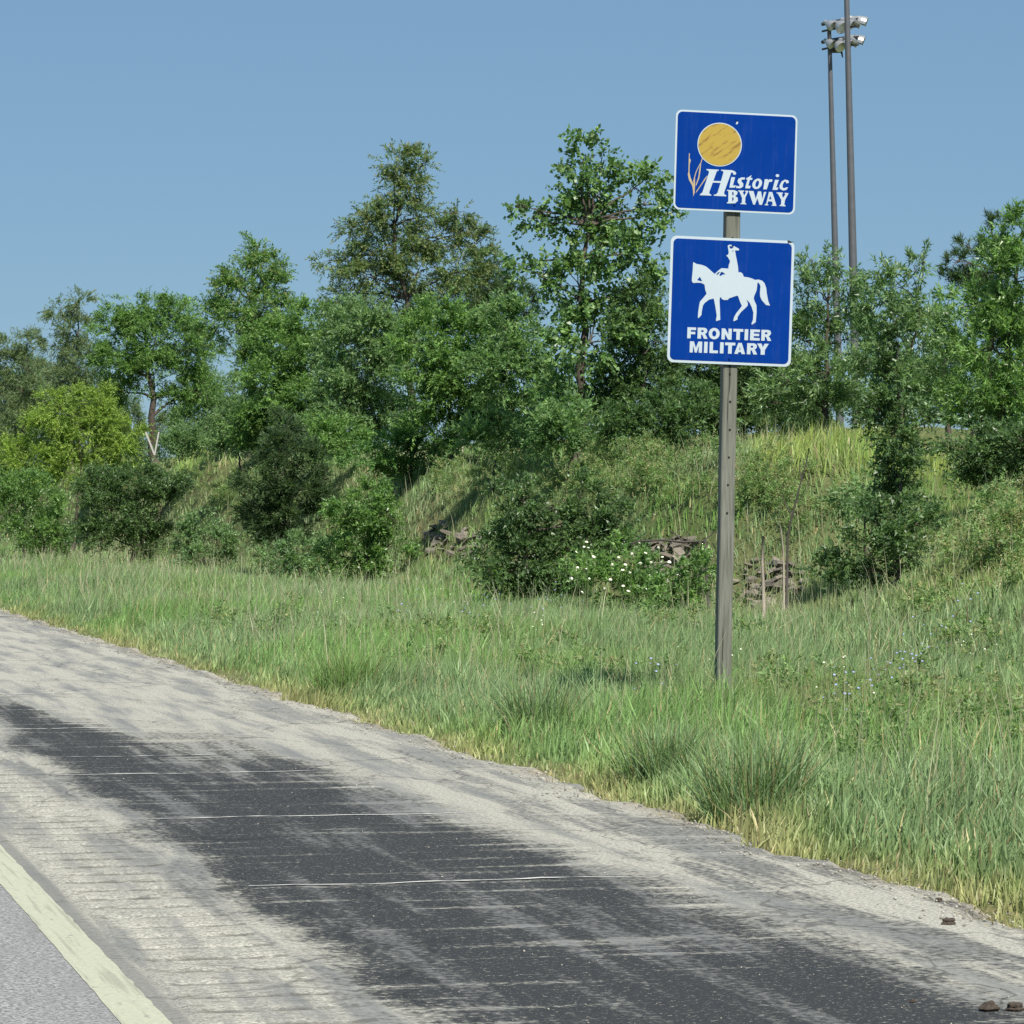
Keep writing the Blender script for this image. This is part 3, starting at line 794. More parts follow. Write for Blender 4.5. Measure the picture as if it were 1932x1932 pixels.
def foliage(name, lobes, spec, cols, parent, origin, dens=1.0, tip=None):
    sp = SPEC[spec]; P0, D0, LN = [], [], []
    for (c, r, kd) in lobes:
        r = np.asarray(r, float)
        area = 3.14 * r[0] * r[2]
        nleaf = area * sp['lai'] / (sp['L'] * sp['W'] * 0.55) * dens * kd
        nt = max(10, int(nleaf / sp['n']))
        # clumps: sub-centres spread through the lobe, mostly near its skin
        K = max(5, int(4 + 9 * area))
        cd = nrm(rng.normal(size=(K, 3))); cr = rng.uniform(0.25, 0.98, K) ** 0.6
        cc = cd * cr[:, None] * r
        wgt = rng.uniform(0.3, 1.6, K); wgt /= wgt.sum()
        which = rng.choice(K, nt, p=wgt)
        u = nrm(rng.normal(size=(nt, 3)))
        rad = (0.20 + 0.22 * rng.random(K))[which][:, None] * np.minimum(r, r.mean() * 1.2)
        p = cc[which] + u * rad * rng.random((nt, 1)) ** 0.5
        fill = rng.random(nt) < 0.22
        p[fill] = nrm(rng.normal(size=(fill.sum(), 3))) * r * rng.random((fill.sum(), 1)) ** 0.4 * 0.85
        out = nrm(p / r) * 0.9 + nrm(cc[which]) * 0.25
        d = nrm(out * 0.75 + np.array([0, 0, sp['up']]) + rng.normal(size=(nt, 3)) * 0.38)
        P0.append(p + np.asarray(c)); D0.append(d)
        ln = sp['tw'] * rng.uniform(0.4, 1.0, nt)
        ln[rng.random(nt) < 0.05] *= 1.7
        LN.append(np.minimum(ln, 0.9 * r.mean() + 0.12))
    P0 = np.concatenate(P0); D0 = np.concatenate(D0); LN = np.concatenate(LN)
    nt, n = len(P0), sp['n']
    t = (np.arange(n)[None] + rng.random((nt, n))) / n
    droop = np.array([0, 0, -0.28])
    pos = P0[:, None] + D0[:, None] * (t * LN[:, None])[..., None] + droop * (t ** 2 * LN[:, None])[..., None]
    ax = nrm(D0[:, None] * 0.65 + rng.normal(size=(nt, n, 3)) * 0.55 * sp['sp'] + np.array([0, 0, -0.12]))
    tw_shade = rng.uniform(0.72, 1.25, nt)
    if spec in ('pine', 'needle'):
        ax = nrm(D0[:, None] * 1.0 + rng.normal(size=(nt, n, 3)) * sp['sp'])
    pos = pos.reshape(-1, 3); ax = ax.reshape(-1, 3)
    m = len(pos)
    nv = nrm(np.cross(ax, nrm(rng.normal(size=(m, 3)) + np.array([0, 0, 0.9]))))
    up = np.cross(nv, ax)
    L = sp['L'] * rng.uniform(0.65, 1.25, (m, 1)); W = sp['W'] * rng.uniform(0.7, 1.25, (m, 1)) * 0.5
    pos = pos + ax * L * 0.1
    a = pos; b = pos + ax * L * 0.42 + nv * W + up * W * 0.35
    c = pos + ax * L + up * L * -0.08; d = pos + ax * L * 0.42 - nv * W + up * W * 0.35
    quad = spec == 'cotton'; k = 4 if quad else 3
    if quad: V = np.stack([a, b, c, d], 1).reshape(-1, 3) - np.asarray(origin)
    else:
        b = pos + ax * L * 0.12 + nv * W; d = pos + ax * L * 0.12 - nv * W
        V = np.stack([b, c, d], 1).reshape(-1, 3) - np.asarray(origin)
    cs = np.array(C[cols]); ci = np.where(rng.random(m) < 0.75, np.repeat(rng.integers(0, len(cs), nt), n), rng.integers(0, len(cs), m))
    col = cs[ci] * rng.uniform(0.8, 1.2, (m, 1)) * np.repeat(tw_shade, n)[:, None]
    if tip is not None:
        tt = (t.reshape(-1) > 0.72) & (np.repeat(rng.random(nt), n) < 0.35)
        col[tt] = col[tt] * 0.35 + np.array(tip) * 0.65
    TRI[0] += (k - 2) * m
    q = np.arange(m * k)
    ob = bulk_mesh(name, V, q, np.arange(m) * k, np.full(m, k), M_GLOSS if sp['mat'] == 'g' else M_LEAF, parent, np.repeat(col, k, 0))
    return ob

def plant(name, label, cat, xb, Z, lobes, spec, cols, dens=1.0, group=None, trunk=0.09, yb=None, tip=None, depth=1.0, kind='tree'):
    """lobes: (x, y, rx, ry[, depth shift m[, density]]) in picture pixels at depth Z"""
    b = at(xb, 965, Z); b[2] = gz(b[0], b[1]) - 0.05
    root = empty(name, b)
    tag(root, label, cat, group)
    s = Z / FPX; LB = []
    for lb in lobes:
        x, y, rx, ry = lb[:4]; sh_ = lb[4] if len(lb) > 4 else rng.uniform(-0.25, 0.25); kd = lb[5] if len(lb) > 5 else 1.0
        c = at(x, y, Z) + F * sh_
        rm = 0.5 * (rx + ry) * s * depth
        LB.append((c, (rx * s * 0.88, rm * 0.88, ry * s * 0.88), kd))
    # trunk and limbs
    zt = max(l[0][2] for l in LB)
    paths = []
    top = max(LB, key=lambda l: l[0][2])[0]
    hgt = max(0.3, top[2] - b[2])
    trunk_pts = bez(b, top, (rng.normal(0, 0.04 * hgt), rng.normal(0, 0.04 * hgt), 0), 10, 0.012 * hgt)
    paths.append((trunk_pts - b, np.linspace(trunk, trunk * 0.06, 10)))
    for (c, r, kd) in LB:
        j = int(np.clip(np.argmin(np.abs(trunk_pts[:, 2] - (c[2] - 0.5 * max(r)))), 0, 7))
        p0 = trunk_pts[j]
        lim = bez(p0, c, (0, 0, 0.12 * np.linalg.norm(c - p0)), 7, 0.02)
        r0 = trunk * (1 - 0.08 * j) * 0.5
        paths.append((lim - b, np.linspace(r0, r0 * 0.25, 7)))
        for q in range(5):
            e = c + nrm(rng.normal(size=3)) * np.array(r) * 0.8
            paths.append((bez(lim[5], e, (0, 0, 0.05), 5, 0.015) - b, np.linspace(r0 * 0.35, r0 * 0.08 + 0.002, 5)))
    V, Fc = tubes(paths, 6)
    mesh_obj("trunk" if kind == 'tree' else "stems", V, Fc, M_BARK, root, True)
    foliage("crown" if kind == 'tree' else "foliage", LB, spec, cols, root, b, dens, tip)
    return root

TIP = (0.27, 0.27, 0.12)
GT = "trees on top of the bank"
GB = "shrubs along the foot of the bank"
plant("cottonwood_tree", "tall cottonwood with large shiny leaves, just left of the signs", "tree", 1088, 56,
      [(1105, 290, 34, 42), (1140, 300, 20, 25), (1085, 345, 45, 45), (1135, 360, 40, 50), (1095, 410, 70, 50), (1215, 340, 28, 38), (1235, 385, 30, 45), (1190, 400, 35, 40), (1250, 410, 22, 14), (1005, 405, 26, 20), (975, 392, 9, 9), (1035, 425, 25, 25), (1150, 455, 60, 45), (1215, 480, 45, 40), (985, 500, 28, 26), (1015, 520, 30, 30), (1095, 540, 85, 60), (1190, 560, 60, 60), (1110, 640, 105, 80), (1090, 740, 100, 70)],
      'cotton', 'cotton', 0.95, GT, 0.10)
plant("elm_tree", "tall olive green feathery tree with tiered branches, left of the cottonwood", "tree", 762, 79,
      [(745, 305, 36, 28), (800, 305, 22, 24), (770, 350, 55, 35), (755, 400, 62, 38), (700, 420, 35, 25), (655, 430, 30, 14), (740, 460, 75, 36), (660, 485, 48, 22), (620, 490, 26, 12), (830, 445, 50, 28), (870, 400, 22, 20), (885, 440, 38, 20), (900, 465, 30, 18), (700, 520, 70, 30), (640, 555, 40, 18), (790, 510, 85, 40), (870, 510, 60, 35), (740, 560, 90, 40)],
      'locust', 'olive', 0.95, GT, 0.11, tip=TIP)
plant("oak_tree", "bushy dark green tree with a pointed top, right of the bare trunk gap", "tree", 470, 88,
      [(480, 475, 28, 34), (515, 500, 26, 30), (455, 520, 36, 30), (505, 545, 48, 36), (430, 540, 30, 24), (470, 590, 75, 40), (530, 590, 35, 30), (410, 600, 45, 40), (500, 640, 60, 40), (475, 700, 45, 40)],
      'small', 'green', 0.9, GT, 0.12, tip=TIP)
plant("oak_tree", "round topped dark tree whose bare trunk shows against the sky", "tree", 296, 106,
      [(270, 585, 60, 40), (340, 590, 45, 40), (215, 610, 45, 40), (300, 640, 90, 45), (220, 680, 55, 50), (370, 660, 50, 45), (290, 700, 80, 40), (380, 735, 45, 38), (330, 755, 40, 26), (235, 740, 40, 30)],
      'small', 'green', 0.9, GT, 0.15)
plant("poplar_tree", "thin grey green tree with brown tipped twigs, second from the left edge", "tree", 135, 124,
      [(150, 570, 26, 26), (110, 580, 24, 24), (140, 620, 45, 35), (105, 650, 30, 35), (160, 680, 50, 45), (120, 720, 50, 45), (180, 740, 40, 40)],
      'locust', 'grey', 0.75, GT, 0.10, tip=TIP)
plant("poplar_tree", "grey green tree cut by the left edge of the picture", "tree", 30, 136,
      [(50, 640, 28, 22), (15, 655, 26, 22), (35, 690, 50, 40), (5, 740, 50, 50), (60, 740, 40, 40), (30, 800, 55, 45), (-60, 720, 60, 60)],
      'locust', 'grey', 0.8, GT, 0.10, tip=TIP)
plant("cedar_tree", "dark cedar peeking out between the feathery tree and the cottonwood", "tree", 925, 84,
      [(905, 500, 26, 26), (930, 530, 45, 36), (965, 545, 35, 30), (880, 545, 40, 36), (930, 590, 70, 40), (990, 575, 25, 26)],
      'needle', 'cedar', 0.9, GT, 0.12)
MID = [
 ("low leafy thicket tree below the pointed dark tree", 560, 83, [(590, 610, 50, 36), (530, 640, 55, 45), (600, 680, 70, 50), (520, 710, 60, 50), (580, 755, 80, 50), (500, 770, 55, 35), (470, 800, 45, 40), (600, 805, 60, 40), (540, 820, 60, 36)], 'green'),
 ("thicket tree directly beneath the tall olive tree", 690, 74, [(700, 610, 65, 45), (650, 650, 55, 50), (740, 650, 60, 50), (690, 710, 85, 50), (640, 760, 60, 45), (720, 780, 65, 40), (660, 810, 60, 36), (740, 815, 50, 30)], 'sage'),
 ("thicket tree with two thin pale stems showing at its foot", 855, 64, [(830, 600, 55, 40), (790, 640, 50, 40), (880, 640, 60, 45), (830, 690, 75, 50), (900, 720, 60, 55), (850, 765, 75, 45), (930, 790, 55, 35), (820, 810, 50, 32), (900, 820, 50, 28)], 'green'),
 ("thicket tree filling the gap left of the cottonwood's foot", 965, 63, [(950, 610, 50, 40), (990, 650, 45, 45), (950, 690, 60, 50), (1000, 740, 55, 55), (960, 780, 60, 40), (1010, 810, 55, 32), (960, 825, 45, 24)], 'cotton'),
 ("dense dark tree between the cottonwood and the lower sign", 1205, 56, [(1215, 570, 45, 40), (1240, 640, 45, 50), (1190, 660, 50, 50), (1230, 720, 50, 45), (1180, 745, 50, 40), (1120, 780, 55, 36), (1215, 780, 50, 36), (1260, 790, 36, 30)], 'dark'),
 ("dark leafy tree behind the lower sign and the post", 1340, 60, [(1330, 600, 70, 60), (1400, 620, 60, 60), (1300, 690, 55, 45), (1420, 700, 55, 50), (1370, 745, 70, 36), (1310, 775, 50, 32), (1400, 785, 50, 28)], 'dark'),
]
MID += [
 ("far hazy thicket tree filling in behind the leftmost trees", 60, 150, [(60, 720, 60, 50), (10, 780, 60, 50), (110, 780, 60, 50), (40, 840, 70, 40), (150, 830, 50, 45), (200, 760, 45, 50), (215, 835, 40, 36), (-50, 830, 60, 50), (248, 800, 26, 45), (240, 850, 40, 26), (320, 800, 24, 30)], 'grey'),
 ("far thicket tree filling in right of the bare trunk gap", 400, 126, [(400, 740, 50, 45), (360, 790, 36, 36), (440, 790, 50, 45), (400, 830, 60, 36), (350, 840, 30, 24)], 'sage'),
 ("far thicket tree in the low gap right of the post", 1450, 72, [(1440, 690, 60, 50), (1500, 720, 60, 50), (1400, 740, 50, 40), (1470, 770, 70, 32), (1560, 770, 60, 32)], 'dark'),
 ("far thicket tree low down behind the slim tree", 1680, 68, [(1640, 720, 60, 45), (1720, 700, 60, 50), (1780, 750, 60, 40), (1660, 770, 60, 30), (1850, 720, 60, 50), (1900, 790, 60, 45)], 'dark'),
]
for lab, xb, Z, lb, cc in MID:
    plant("thicket_tree", lab, "tree", xb, Z, [(x, y, rx * 1.2, ry * 1.15) for x, y, rx, ry in lb], 'small', cc, 1.0, GT, 0.045)
plant("willow_tree", "willowy tree with upright sprays, just right of the lower sign", "tree", 1560, 57,
      [(1525, 500, 18, 22), (1565, 490, 14, 22), (1530, 545, 36, 35), (1595, 530, 32, 36), (1560, 600, 60, 45), (1510, 640, 40, 45), (1610, 640, 50, 45), (1560, 700, 75, 50), (1480, 720, 50, 40), (1540, 755, 60, 36), (1460, 760, 40, 26)],
      'willow', 'sage', 1.0, GT, 0.07)
plant("willow_tree", "willowy tree with a long spray leaning right toward the pine", "tree", 1695, 55,
      [(1742, 485, 12, 18), (1722, 505, 18, 18), (1665, 510, 26, 24), (1690, 545, 36, 32), (1650, 570, 36, 36), (1730, 590, 36, 32), (1690, 630, 60, 40), (1640, 680, 45, 40), (1730, 680, 55, 45), (1690, 735, 50, 45)],
      'willow', 'sage', 1.0, GT, 0.05)
plant("willow_tree", "willowy tree between the leaning spray and the right hand tree", "tree", 1790, 58,
      [(1790, 575, 36, 26), (1760, 620, 45, 40), (1820, 620, 40, 40), (1790, 680, 60, 45), (1760, 735, 45, 36)],
      'willow', 'green', 1.0, GT, 0.06)
plant("pine_tree", "far pine with upright shoots poking above the right hand tree", "tree", 1860, 78,
      [(1822, 460, 9, 22), (1872, 430, 9, 24), (1890, 425, 8, 20), (1795, 495, 9, 18), (1785, 525, 9, 16), (1815, 500, 9, 18), (1850, 480, 16, 26), (1830, 525, 36, 26), (1880, 490, 36, 36), (1870, 550, 60, 40), (1900, 610, 60, 50)],
      'pine', 'cedar', 0.85, GT, 0.13)
plant("ash_tree", "large leafy tree at the right edge with deep shade beneath it", "tree", 1900, 54,
      [(1905, 450, 32, 36), (1930, 430, 30, 36), (1880, 510, 45, 40), (1930, 520, 50, 45), (1850, 570, 50, 40), (1910, 590, 60, 45), (1870, 650, 70, 50), (1950, 650, 60, 60), (1860, 730, 65, 45), (1920, 750, 65, 50), (1900, 820, 65, 40), (1840, 800, 40, 36), (1960, 820, 60, 50)],
      'willow', 'green', 1.05, GT, 0.10)
plant("slender_tree", "slim dark tree whose leafy stem crosses the yellow grass on the bank", "tree", 1693, 41,
      [(1692, 600, 14, 24), (1690, 645, 20, 28), (1696, 690, 24, 32), (1690, 732, 26, 34), (1690, 770, 30, 36), (1680, 820, 26, 34), (1705, 850, 26, 34), (1685, 890, 30, 36), (1700, 935, 36, 34), (1650, 775, 26, 22), (1735, 790, 24, 22)],
      'shrub', 'dark', 1.7, GT, 0.032)
# shrubs
plant("sumac_bush", "bright yellow green feathery bush at the left, below the grey trees", "bush", 135, 104,
      [(175, 755, 45, 26), (120, 780, 55, 30), (205, 800, 45, 36), (80, 820, 60, 36), (160, 840, 70, 40), (230, 845, 36, 26), (60, 875, 60, 36), (15, 845, 36, 26), (248, 815, 26, 22), (150, 742, 26, 16), (100, 755, 26, 18), (140, 890, 60, 30), (215, 890, 45, 28), (20, 900, 45, 30), (180, 795, 50, 32)],
      'locust', 'bright', 1.0, GB, 0.05, kind='bush')
plant("leafy_bush", "dark rounded bush in front of the yellow green bush", "bush", 235, 80,
      [(240, 910, 70, 40), (180, 930, 45, 40), (300, 925, 45, 36), (230, 975, 80, 45), (180, 1010, 50, 36), (270, 1020, 60, 36), (340, 905, 30, 30)],
      'shrub', 'dark', 1.1, GB, 0.05, kind='bush')
plant("leafy_bush", "mid green bush at the left edge above the verge", "bush", 45, 86,
      [(40, 920, 50, 36), (90, 940, 40, 40), (10, 970, 45, 45), (70, 1000, 55, 40), (-40, 950, 50, 50), (110, 1010, 30, 30)],
      'shrub', 'green', 1.0, GB, 0.04, kind='bush')
plant("cedar_bush", "blackish green cedar bush with drooping sprays, at the left middle", "bush", 535, 67,
      [(540, 800, 30, 30), (530, 850, 50, 36), (580, 870, 45, 30), (500, 900, 50, 36), (570, 920, 60, 40), (490, 960, 45, 36), (550, 980, 70, 45), (610, 950, 36, 36), (515, 1015, 50, 26)],
      'needle', 'cedar', 1.0, GB, 0.07, kind='bush')
plant("leafy_bush", "light green bush low down between the dark bush and the cedar bush", "bush", 385, 73,
      [(385, 985, 36, 26), (350, 1020, 36, 28), (420, 1020, 40, 30), (385, 1050, 60, 26)],
      'shrub', 'sage', 0.9, GB, 0.03, kind='bush')
plant("leafy_bush", "green bush with dark hollows between the cedar bush and the left rocks", "bush", 690, 59,
      [(700, 940, 45, 30), (650, 970, 36, 30), (730, 975, 36, 36), (680, 1010, 55, 40), (740, 1030, 40, 40), (690, 1060, 50, 40), (640, 1050, 36, 30)],
      'shrub', 'green', 1.05, GB, 0.04, kind='bush')
plant("leafy_bush", "small pale green bush at the foot of the cedar bush", "bush", 570, 62,
      [(560, 1030, 36, 22), (600, 1045, 36, 26), (550, 1065, 45, 22), (520, 1050, 26, 20)],
      'locust', 'sage', 0.9, GB, 0.03, kind='bush')
plant("leafy_bush", "wide dark green bush between the two rock patches", "bush", 1000, 47,
      [(970, 1125, 60, 26), (1060, 1130, 60, 22), (920, 1075, 36, 30), (1140, 1030, 50, 30), (985, 935, 40, 30), (960, 965, 36, 26), (1110, 935, 34, 32), (1050, 960, 40, 26), (1000, 995, 60, 32), (1120, 985, 50, 32), (930, 1030, 36, 30), (1000, 1050, 70, 40), (1090, 1035, 60, 36), (960, 1095, 60, 36), (1040, 1105, 60, 36), (1180, 985, 36, 26), (1200, 1025, 30, 22)],
      'shrub', 'dark', 1.1, GB, 0.05, kind='bush')
plant("leafy_bush", "low bush right of the white flowers, against the post", "bush", 1285, 43,
      [(1270, 1100, 40, 26), (1310, 1080, 36, 30), (1320, 1120, 30, 22), (1240, 1120, 36, 20)],
      'shrub', 'green', 0.9, GB, 0.03, kind='bush')
plant("leafy_bush", "dark spreading bush in the hollow below the slim tree", "bush", 1690, 40,
      [(1690, 975, 40, 28), (1640, 985, 40, 26), (1740, 980, 36, 28), (1690, 1015, 65, 30), (1620, 1045, 50, 30), (1720, 1045, 50, 30), (1560, 1075, 36, 22), (1660, 1080, 50, 24)],
      'shrub', 'dark', 1.1, GB, 0.04, kind='bush')
plant("leafy_bush", "grey green sprawling bush left of the slim tree's foot", "bush", 1630, 43,
      [(1625, 915, 36, 26), (1600, 950, 36, 26), (1655, 945, 30, 26)],
      'locust', 'sage', 0.8, GB, 0.03, kind='bush')
plant("fern_bush", "vivid green low bush under the thicket, left of the two pale stems", "bush", 770, 65,
      [(785, 815, 34, 20), (745, 835, 40, 22), (815, 835, 30, 22), (775, 858, 60, 22), (690, 860, 45, 20), (735, 872, 50, 18), (830, 868, 40, 18)],
      'locust', 'lime', 1.0, "low bushes under the thicket", 0.03, kind='bush')
plant("fern_bush", "low green bush under the dark tree beside the cottonwood", "bush", 1110, 60,
      [(1090, 815, 36, 18), (1140, 800, 36, 20), (1180, 790, 30, 18), (1050, 835, 36, 14)],
      'locust', 'green', 1.0, "low bushes under the thicket", 0.03, kind='bush')
UG = [
 ("low pale shrub just right of the bare trunk on the bank", 335, 100, [(325, 838, 30, 22), (355, 828, 30, 26), (380, 840, 30, 22)], 'sage'),
 ("low shrub at the thicket's foot, left of the cedar bush's tip", 455, 84, [(440, 800, 40, 32), (480, 815, 40, 30), (455, 835, 40, 22)], 'sage'),
 ("low shrub at the thicket's foot, right of the cedar bush's tip", 620, 70, [(600, 815, 40, 32), (645, 820, 40, 30), (620, 845, 50, 20)], 'green'),
 ("low shrub at the thicket's foot, right of the two pale saplings", 925, 58, [(900, 825, 36, 26), (945, 820, 40, 28), (990, 828, 40, 24)], 'cotton'),
 ("low shrub directly under the cottonwood", 1060, 54, [(1040, 805, 50, 38), (1090, 795, 50, 38), (1060, 828, 50, 20)], 'cotton'),
 ("low dark shrub under the tree left of the lower sign", 1220, 53, [(1185, 805, 45, 30), (1235, 795, 45, 34), (1270, 800, 36, 26), (1150, 808, 40, 22)], 'dark'),
 ("low dark shrub at the tree line, just left of the post", 1320, 53, [(1290, 775, 40, 28), (1330, 770, 40, 30), (1310, 800, 50, 22), (1355, 790, 36, 24)], 'dark'),
 ("low dark shrub at the tree line, just right of the post", 1420, 60, [(1400, 765, 45, 28), (1450, 760, 45, 30), (1500, 770, 45, 26), (1430, 790, 50, 20), (1550, 770, 45, 24)], 'dark'),
]
for lab, xb, Z, lb, cc in UG:
    plant("undergrowth_shrub", lab, "bush", xb, Z, [(x, y, rx * 1.15, ry * 1.15) for x, y, rx, ry in lb], 'small', cc, 1.0, "low bushes under the thicket", 0.03, kind='bush')
plant("leafy_bush", "dark shaded bush under the large right hand tree", "bush", 1880, 44,
      [(1835, 815, 45, 32), (1885, 825, 50, 36), (1935, 830, 50, 36), (1805, 845, 32, 22), (1900, 852, 60, 26), (1965, 845, 40, 30), (1850, 855, 45, 20), (1880, 885, 55, 28), (1835, 888, 42, 22), (1935, 890, 55, 28), (1900, 915, 70, 24)],
      'shrub', 'dark', 1.0, "low bushes under the thicket", 0.03, kind='bush')
print("leaf triangles", TRI[0])

# ------------------------------------------------------------------ white flowering plant
def flower_plant():
    Z = 44.0
    b = at(1160, 965, Z); b[2] = gz(b[0], b[1]) - 0.03
    root = empty("flowering_plant", b)
    tag(root, "weedy plant dotted with small white flower heads, right of the wide dark bush", "plant")
    s = Z / FPX
    LB = []
    for (x, y, rx, ry) in [(1100, 1075, 50, 30), (1180, 1060, 50, 36), (1230, 1085, 40, 30), (1140, 1110, 60, 30), (1210, 1120, 45, 26)]:
        LB.append((at(x, y, Z), (rx * s, 0.5 * (rx + ry) * s, ry * s), 1.0))
    foliage("foliage", LB, 'shrub', 'green', root, b, 0.55)
    V, Fc = lathe([(0.004, -0.012), (0.016, -0.004), (0.024, 0.002), (0.018, 0.010), (0.004, 0.013)], 7)
    V = [tuple(np.array(v) * rng.uniform(0.8, 1.2)) for v in V]
    me = mesh_obj("flower_head", V, Fc, M_FLOWER, root)
    stems = []
    xs = [(1127, 1077), (1130, 1088), (1107, 1096), (1122, 1086), (1226, 1079), (1246, 1080), (1262, 1088), (1212, 1100), (1238, 1098), (1187, 1106), (1110, 1125), (1126, 1128), (1098, 1146), (1132, 1146), (1172, 1148), (1195, 1130), (1208, 1135), (1200, 1120), (1228, 1118), (1248, 1116), (1196, 1160), (1246, 1140), (1206, 1170), (1238, 1165), (1118, 1172), (1280, 1150), (1288, 1160), (1302, 1163), (1325, 1155), (1300, 1140), (1283, 1115), (1270, 1105), (1140, 1105), (1262, 1178), (1160, 1165), (1175, 1120)]
    for i, (x, y) in enumerate(xs):
        y = y - 55
        o = me if i == 0 else link(me.copy(), root)
        p = at(x - 20, y, Z - rng.uniform(0.3, 0.9))
        k = rng.uniform(0.7, 1.2)
        o.scale = (k, k, k); o.location = Vector(p - b)
        o.rotation_euler = (rng.uniform(0.2, 0.9), rng.uniform(-0.5, 0.5), rng.uniform(0, 3))
        g = np.array([p[0], p[1] + rng.uniform(-0.1, 0.2), gz(p[0], p[1])])
        stems.append((bez(g, p, (rng.normal(0, 0.04), 0, 0), 5) - b, np.linspace(0.003, 0.0015, 5)))
    V, Fc = tubes(stems, 4)
    mesh_obj("stems", V, Fc, M_STEM, root)
flower_plant()

# ------------------------------------------------------------------ rock outcrops, sticks, boards, clods
def slab_mesh(i):
    bm = bmesh.new()
    n = random.randint(6, 8)
    lo_, hi_ = [], []
    for k in range(n):
        a = 2 * math.pi * k / n + random.uniform(-0.25, 0.25); r = random.uniform(0.7, 1.1)
        x, y = r * math.cos(a), r * math.sin(a) * 0.75
        lo_.append(bm.verts.new((x, y, -0.3 + random.uniform(-0.06, 0.06))))
        hi_.append(bm.verts.new((x * random.uniform(0.75, 0.98), y * random.uniform(0.75, 0.98), 0.3 + random.uniform(-0.1, 0.1))))
    for k in range(n):
        bm.faces.new((lo_[k], lo_[(k + 1) % n], hi_[(k + 1) % n], hi_[k]))
    bm.faces.new(hi_); bm.faces.new(lo_[::-1])
    me = bpy.data.meshes.new("stone"); bm.to_mesh(me); bm.free()
    me.materials.append(M_STONE)
    return me
SLABS = [slab_mesh(i) for i in range(7)]
def outcrop(label, x0, x1, y0, y1, Z, n, tilt):
    c, zz = ground_hit((x0 + x1) / 2, (y0 + y1) / 2, Z - 12, Z + 20)
    root = empty("rock_outcrop", c)
    tag(root, label, "rocks", "shale outcrops in the bank")
    for i in range(n):
        px = random.uniform(x0, x1); py = random.uniform(y0, y1)
        if ((px - (x0 + x1) / 2) / (x1 - x0) * 2) ** 2 + ((py - (y0 + y1) / 2) / (y1 - y0) * 2) ** 2 > 1.15: continue
        p, z_ = ground_hit(px, py, Z - 12, Z + 20)
        o = link(bpy.data.objects.new("stone", SLABS[i % 7]), root)
        k = random.uniform(0.04, 0.13) * (1.7 if random.random() < 0.2 else 1)
        o.scale = (k * random.uniform(0.9, 1.5), k, k * random.uniform(0.35, 0.8))
        o.location = Vector(p - c) + Vector((0, random.uniform(-0.2, 0.0), random.uniform(-0.03, 0.08)))
        o.rotation_euler = (random.uniform(-0.8, 0.7), random.uniform(-0.7, 0.7) + tilt, random.uniform(-3, 3))
outcrop("tan shale rocks left of the wide dark bush", 790, 915, 990, 1055, 52, 60, -0.2)
outcrop("shadowed rocks and rubble between the white flowers and the post", 1215, 1342, 1020, 1080, 46, 60, 0.1)
outcrop("tan shale rocks just right of the sign post", 1378, 1515, 1058, 1148, 44, 84, 0.1)

def stick(name, label, cat, pxs, Z, r0, r1, mat, extra=(), sides=6):
    if Z is None: g, Z = ground_hit(pxs[0][0], pxs[0][1], 20, 90)
    else: g = at(*pxs[0], Z)
    g[2] = min(g[2], gz(g[0], g[1]))
    pts = [g] + [at(x, y, Z) for x, y in pxs[1:]]
    root_loc = pts[0].copy()
    paths = [(np.array(pts) - root_loc, np.linspace(r0, r1, len(pts)))]
    for ex in extra:
        paths.append((np.array([at(x, y, Z) for x, y in ex]) - root_loc, np.linspace(r1 * 1.4, r1 * 0.5, len(ex))))
    V, Fc = tubes(paths, sides)
    o = mesh_obj(name, V, Fc, mat, None, True); o.location = Vector(root_loc)
    return tag(o, label, cat)
stick("dead_stick", "pale bare stick standing in front of the right hand rocks", "stick", [(1442, 1145), (1440, 1100), (1438, 1060), (1440, 1010)], 39.5, 0.022, 0.013, M_TWIG)
stick("dead_sapling", "thin dark leafless sapling leaning right behind the rocks", "sapling", [(1484, 1060), (1486, 1010), (1495, 970), (1508, 920), (1522, 870), (1526, 845)], 42, 0.016, 0.005, M_DARKTWIG,
      extra=[[(1500, 950), (1512, 938), (1528, 900)], [(1495, 975), (1478, 940), (1470, 918)], [(1512, 905), (1508, 880), (1510, 862)]])
stick("pale_sapling", "thin pale dead stem rising beside the dark leafless sapling", "sapling", [(1480, 1075), (1478, 1040), (1474, 1000), (1468, 975)], 41.5, 0.012, 0.004, M_TWIG)
stick("fallen_branch", "dark fallen branch arching over the rubble left of the post", "branch", [(1338, 1045), (1330, 1020), (1290, 1022), (1250, 1018), (1205, 1020), (1190, 1024)], 43.5, 0.022, 0.008, M_DARKTWIG,
      extra=[[(1325, 1022), (1345, 1005), (1360, 1002)], [(1318, 1022), (1300, 1040), (1290, 1062)], [(1325, 1020), (1320, 1045), (1312, 1070)], [(1290, 1022), (1275, 1008), (1262, 1000)]])
stick("bare_sapling", "pale thin sapling at the thicket's foot, left of the pair", "sapling", [(862, 858), (863, 815), (861, 780)], None, 0.016, 0.012, M_TWIG)
stick("bare_sapling", "pale thin sapling at the thicket's foot, right of the pair", "sapling", [(873, 858), (872, 818), (875, 785)], None, 0.014, 0.010, M_TWIG)
